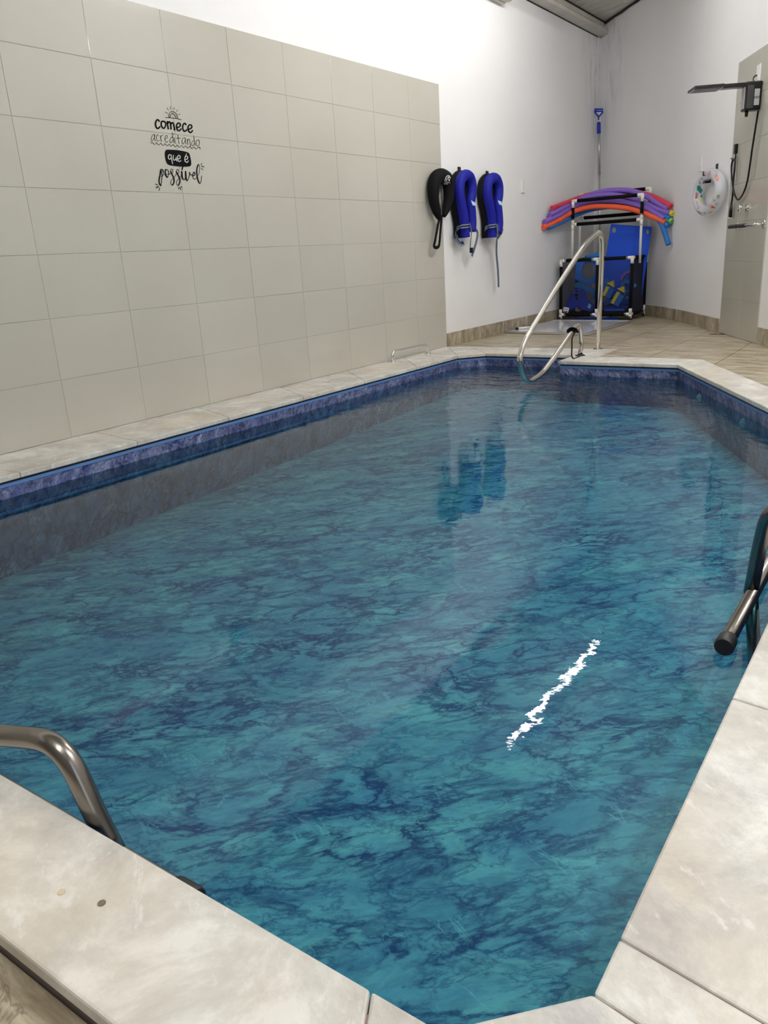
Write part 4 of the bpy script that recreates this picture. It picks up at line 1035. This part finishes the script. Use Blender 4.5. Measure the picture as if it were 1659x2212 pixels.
a = Vector((.12, 8.93, .034)); b_ = Vector((.22, 9.08, .034)); obj('barrel', tube([a, b_], .014), M_WHITE, mk, smooth=True); d = (a-b_).normalized(); obj('cap', tube([a, a+d*.03], .0145), M_BLACK, mk, smooth=True)

# ================================================================== SWIM RING ON THE BACK WALL
Wa, Wb = Vector((1.86, 9.90, 0)), Vector((2.47, 8.87, 0)); wu = (Wb-Wa).normalized()
def bwp(x, y, off): return on(x, y, Wa+wn*off, wn)
rc = bwp(1531, 416, .07)
RR = .205; rr = .052
t = thing('swim_ring', rc, 'clear inflatable swim ring printed with colourful sea creatures hanging on the back wall', 'swim ring')
zl = bwp(1531, 366, .07).z; zh = bwp(1531, 466, .07).z; RH = (zl-zh)/2-.052; w0 = (bwp(1503, 416, .07)-bwp(1558, 416, .07)).length/2-.052
ringpts = [rc+wu*w0*math.cos(a)+Vector((0, 0, RH*math.sin(a))) for a in [2*PI*k/48 for k in range(48)]]
bmr = tube(ringpts, .055, closed=True, seg=20, up=tuple(wn)); bmp = bmr.copy(); obj('ring', bmr, M_VINYL, t, smooth=True)
Z5 = 169/1659.0
def rm(x, y): return bwp(1490+x*Z5, 340+y*Z5, .12)
prints = {}
def PR(c_, poly): prints.setdefault(c_, []).append([[Vector(p) for p in poly]])
def PS(c_, pts, w): prints.setdefault(c_, []).append(stroke2(cm2(pts, 4) if len(pts) > 2 else pts, w))
cR, cT, cY, cG, cN, cP = (.75, .10, .02), (.0, .35, .33), (.80, .62, .03), (.01, .20, .08), (.10, .12, .45), (.55, .04, .10)
def fish(cx_, cy_, a, b_, col_, ang, tail=None):
    def rt(x, y): return (cx_+x*math.cos(ang)-y*math.sin(ang), cy_+x*math.sin(ang)+y*math.cos(ang))
    PR(col_, [rt(*p) for p in ell(0, 0, a, b_, 14)]); PR(tail or col_, [rt(a*.8, 0), rt(a*1.6, -b_*.8), rt(a*1.4, 0), rt(a*1.6, b_*.8)])
fish(570, 430, 50, 38, cR, 1.2); fish(455, 1040, 58, 34, cR, .35); fish(430, 1175, 50, 34, cY, -.1); fish(205, 1180, 55, 26, cT, .8); fish(225, 905, 26, 40, cY, .1)
PR(cT, [(160, 600), (215, 590), (275, 690), (230, 770), (150, 690)]); PR(cT, [(215, 830), (262, 770), (268, 870)]); PR((.45, .10, .12), [(130, 740), (170, 760), (160, 870), (115, 880)])
PR(cY, [(520, 770), (590, 790), (570, 850), (520, 820)]); PR(cG, [(590, 790), (632, 805), (620, 868), (572, 850)])
PS(cP, [(430, 370), (395, 345), (410, 305), (445, 300), (430, 370)], 12); PS(cP, [(245, 560), (205, 535), (215, 510)], 12); PS(cN, [(480, 890), (515, 900), (535, 915), (510, 930)], 10); PS(cN, [(130, 940), (170, 960), (140, 990)], 10)
PS(cN, [(470, 800), (485, 840), (460, 895)], 9); PS(cT, [(530, 985), (560, 970), (585, 995), (560, 1005)], 10); PS(cP, [(165, 1020), (195, 1050), (180, 1095), (165, 1070)], 12); PS(cT, [(225, 440), (270, 450), (280, 470)], 12); PS(cP, [(290, 350), (340, 320)], 9); PS(cN, [(300, 1165), (325, 1190)], 14); PS(cY, [(270, 1060), (250, 1110)], 22)
for k, (c_, ss) in enumerate(prints.items()):
    o = obj('printed_pattern', project(bmp, ss, rm, .0015), flat('ring print %d' % k, c_, .3), t)
bmp.free()
hp = bwp(1549, 366, 0); hook(0, 0, 'black wall hook carrying the swim ring', hp, wn, .06, .11)
bm = bmesh.new(); p = bwp(1527, 392, .06); R = Matrix((wu, wn, Vector((0, 0, 1)))).transposed(); box(bm, p, (.09, .06, .035), R); tag(obj('hook_tip', bm, M_BLACK, bev=.004), 'black end of the hook showing inside the swim ring opening', 'hook', 'black wall hooks')

# ================================================================== SHOWER
sh = thing('electric_shower', sw(1630, 210, .0), 'black electric shower with a flat square head on a long arm', 'shower')
Rs = Matrix((SU, SN, Vector((0, 0, 1)))).transposed()
Zs = 179/1659.0
def zs(x, y): return (1480+x*Zs, 150+y*Zs)
pT, pB = sw(*zs(1500, 250), .06), sw(*zs(1450, 800), .06)
bc = (sw(*zs(1380, 560), .055)+sw(*zs(1380, 560), .055))/2
def SP(u, v, w_): return S0+SU*u+SN*w_+Vector((0, 0, v))
def sx_(P_): P_ = P_-CAM; return 829.5+FPX*P_.dot(CR)/P_.dot(CF)
u1 = (sw(1645, 215, .01)-S0).dot(SU); u0 = u1-.11; cu_ = (u0+u1)/2
z1, z0 = sw(*zs(1500, 235), .02).z, sw(*zs(1500, 795), .02).z; zc = (z0+z1)/2
DW = min((abs(sx_(SP(u1, zc, .05+.005*k))-1613.5), .05+.005*k) for k in range(60))[1]; print('shower depth', DW)
bm = bmesh.new(); box(bm, SP(cu_, zc, .01+DW/2), (u1-u0, DW, z1-z0), Rs); obj('body', bm, M_BLACK, sh, bev=.012)
hh = z1-z0
bm = bmesh.new(); box(bm, SP(u1+.001, zc+.012, .01+DW*.30), (.006, DW*.32, hh*.34), Rs); box(bm, SP(u1+.001, zc-hh*.18, .01+DW*.30), (.006, DW*.32, hh*.33), Rs); obj('silver_panel', bm, M_GREYBOX, sh, bev=.002)
bm = bmesh.new(); box(bm, SP(u1+.001, zc-.01, .01+DW*.70), (.008, DW*.40, hh*.80), Rs); obj('side_cover', bm, M_DARKGREY, sh, bev=.002)
bm = bmesh.new(); box(bm, SP(cu_, zc-.01, .01+DW), (.08, .010, hh*.76), Rs); obj('front_trim', bm, M_GREYBOX, sh, bev=.002)
# arm reaches out of the wall, then the flat head
L0 = SP(cu_, z1-.02, .05)
tipA = zs(155, 385)
# distance out of the wall so that the tip projects where the photo has it
best = None
for k in range(40):
    w_ = .2+k*.02; 
    for uu in (cu_,):
        P_ = SP(uu, z1-.03, w_)-CAM; sx = 829.5+FPX*P_.dot(CR)/P_.dot(CF)
        if best is None or abs(sx-tipA[0]) < best[0]: best = (abs(sx-tipA[0]), w_)
REACH = min(best[1], .72); print('shower reach', best, 'z', z0, z1, )
bm = bmesh.new(); box(bm, SP(cu_, z1-.022, REACH*.35), (.10, REACH*.7, .034), Rs); obj('arm', bm, M_BLACK, sh, bev=.005)
hd = obj('shower_head', bx(SP(cu_, z1-.024, REACH*.80), (.24, REACH*.42, .024), Rs), M_BLACK, sh, bev=.004)
bm = bmesh.new(); box(bm, SP(cu_, z1-.037, REACH*.80), (.17, REACH*.36, .003), Rs); obj('spray_plate', bm, M_DARKGREY, hd)
bm = bmesh.new()
for w_ in (REACH*.60, REACH*1.0): box(bm, SP(cu_, z1-.0375, w_), (.18, .006, .004), Rs)
obj('chrome_strip', bm, M_CHROME, hd)
obj('nozzle', tube([SP(cu_, z0+.01, DW*.8), SP(cu_, z0-.045, DW*.8)], [.018, .012]), M_BLACK, sh, smooth=True)
obj('power_cord', tube(catmull([sw(*zs(1380, 240), .08), sw(*zs(1365, 190), .06), sw(*zs(1395, 135), .04), sw(*zs(1445, 115), .02)], 6), .006, seg=8), M_BLACK, sh, smooth=True)
Zh = 219/1127.0
def zh_(x, y): return (1440+x*Zh, 90+y*Zh)
hs = [(1020, 760), (1000, 880), (975, 1040), (950, 1200), (925, 1380), (895, 1560), (850, 1690), (795, 1757), (755, 1700), (735, 1600), (722, 1480), (722, 1380), (738, 1310), (758, 1320), (755, 1420), (740, 1560), (735, 1690), (722, 1800)]
obj('hose', tube(catmull([sw(*zh_(*q), .035) for q in hs], 6), .0085, seg=10), M_BLACK, sh, smooth=True)
wnd = obj('hand_wand', tube([sw(*zh_(*q), .04) for q in ((720, 1790), (714, 1870), (708, 1955))], [.010, .016, .018], seg=12), M_BLACK, sh, smooth=True)
bm = bmesh.new(); disc(bm, sw(*zh_(706, 1962), .04), (0, 0, 1), .019, .012); obj('spray_tip', bm, M_WHITE, wnd)
ho = thing('shower_holder', sw(*zh_(768, 1190), .01), 'small black holder on the tile edge that the shower hose hangs from', 'holder')
bm = bmesh.new(); box(bm, sw(*zh_(770, 1192), .02), (.05, .03, .085), Rs); obj('block', bm, M_BLACK, ho, bev=.004)
obj('hook', tube(catmull([sw(*zh_(*q), .03) for q in ((762, 1235), (768, 1280), (755, 1302), (735, 1306), (718, 1298))], 5), .007, seg=8), M_BLACK, ho, smooth=True)
pq = sw(*zs(1470, 110), .01); bm = bmesh.new(); box(bm, pq, (.09, .012, .17), Rs); ot = thing('power_outlet_plate', pq, 'white cover plate on the tiles above the electric shower', 'wall plate')
obj('plate', bm, M_WHITE, ot, bev=.003); bm = bmesh.new(); box(bm, pq+SN*.008+Vector((0, 0, -.02)), (.035, .006, .05), Rs); obj('inset', bm, M_WHITE, ot, bev=.001)
# valve
vp = SP((sw(1615, 450, .01)-S0).dot(SU), sw(1615, 450, .01).z, .009); vt_ = thing('shower_valve', vp, 'chrome cross-handle valve on the shower tiles', 'tap')
bm = bmesh.new(); disc(bm, vp, SN, .036, .018, r2=.026); obj('flange', bm, M_CHROME, vt_, smooth=False, bev=.003)
bm = bmesh.new(); disc(bm, vp+SN*.015, SN, .012, .055); obj('stem', bm, M_CHROME, vt_)
bm = bmesh.new(); c = vp+SN*.07
for a in (0.4, 0.4+PI/2):
    d = SU*math.cos(a)+Vector((0, 0, math.sin(a))); sweep(bm, [c-d*.038, c-d*.01, c+d*.01, c+d*.038], [.010, .006, .006, .010], seg=10)
obj('cross_handle', bm, M_CHROME, vt_, smooth=True)
# wall grab bar
g0, g1 = (sw(1592, 487, .01)-S0).dot(SU), (sw(1650, 483, .01)-S0).dot(SU); gz = sw(1646, 484, .01).z
if g0 < .05: g0 = .05
bt = thing('shower_grab_bar', SP((g0+g1)/2, gz, .01), 'horizontal chrome grab bar with a black grip on the shower tiles', 'grab bar')
obj('bar', tube(fillet([SP(g0, gz, .01), SP(g0, gz, .085), SP(g1, gz, .085), SP(g1, gz, .01)], .04), .014, seg=14), M_CHROME, bt, smooth=True)
obj('grip', tube([SP(g0+.02, gz, .085), SP(g0+(g1-g0)*.66, gz, .085)], .0175, seg=14), M_BLACKRUB, bt, smooth=True)
for g_ in (g0, g1):
    bm = bmesh.new(); disc(bm, SP(g_, gz, .009), SN, .038, .008, r2=.032); obj('flange', bm, M_CHROME, bt, bev=.002)

# ================================================================== CAMERA AND VIEW
cam = bpy.data.cameras.new('camera'); co = bpy.data.objects.new('camera', cam); col.objects.link(co)
co.matrix_world = Matrix(((CR.x, CU.x, -CF.x, CAM.x), (CR.y, CU.y, -CF.y, CAM.y), (CR.z, CU.z, -CF.z, CAM.z), (0, 0, 0, 1)))
cam.sensor_fit = 'HORIZONTAL'; cam.sensor_width = 36; cam.lens = FPX/1659*36; cam.clip_start = .02; cam.clip_end = 100
sc.camera = co
sc.view_settings.view_transform = 'Standard'; sc.view_settings.look = 'None'; sc.view_settings.gamma = 1; sc.view_settings.use_curve_mapping = False
sc.view_settings.exposure = 0.31
sc.cycles.use_denoising = True
sc.cycles.max_bounces = 8; sc.cycles.diffuse_bounces = 4; sc.cycles.glossy_bounces = 4; sc.cycles.transparent_max_bounces = 10
sc.cycles.use_adaptive_sampling = True; sc.cycles.adaptive_threshold = .03
sc.cycles.sample_clamp_indirect = 6
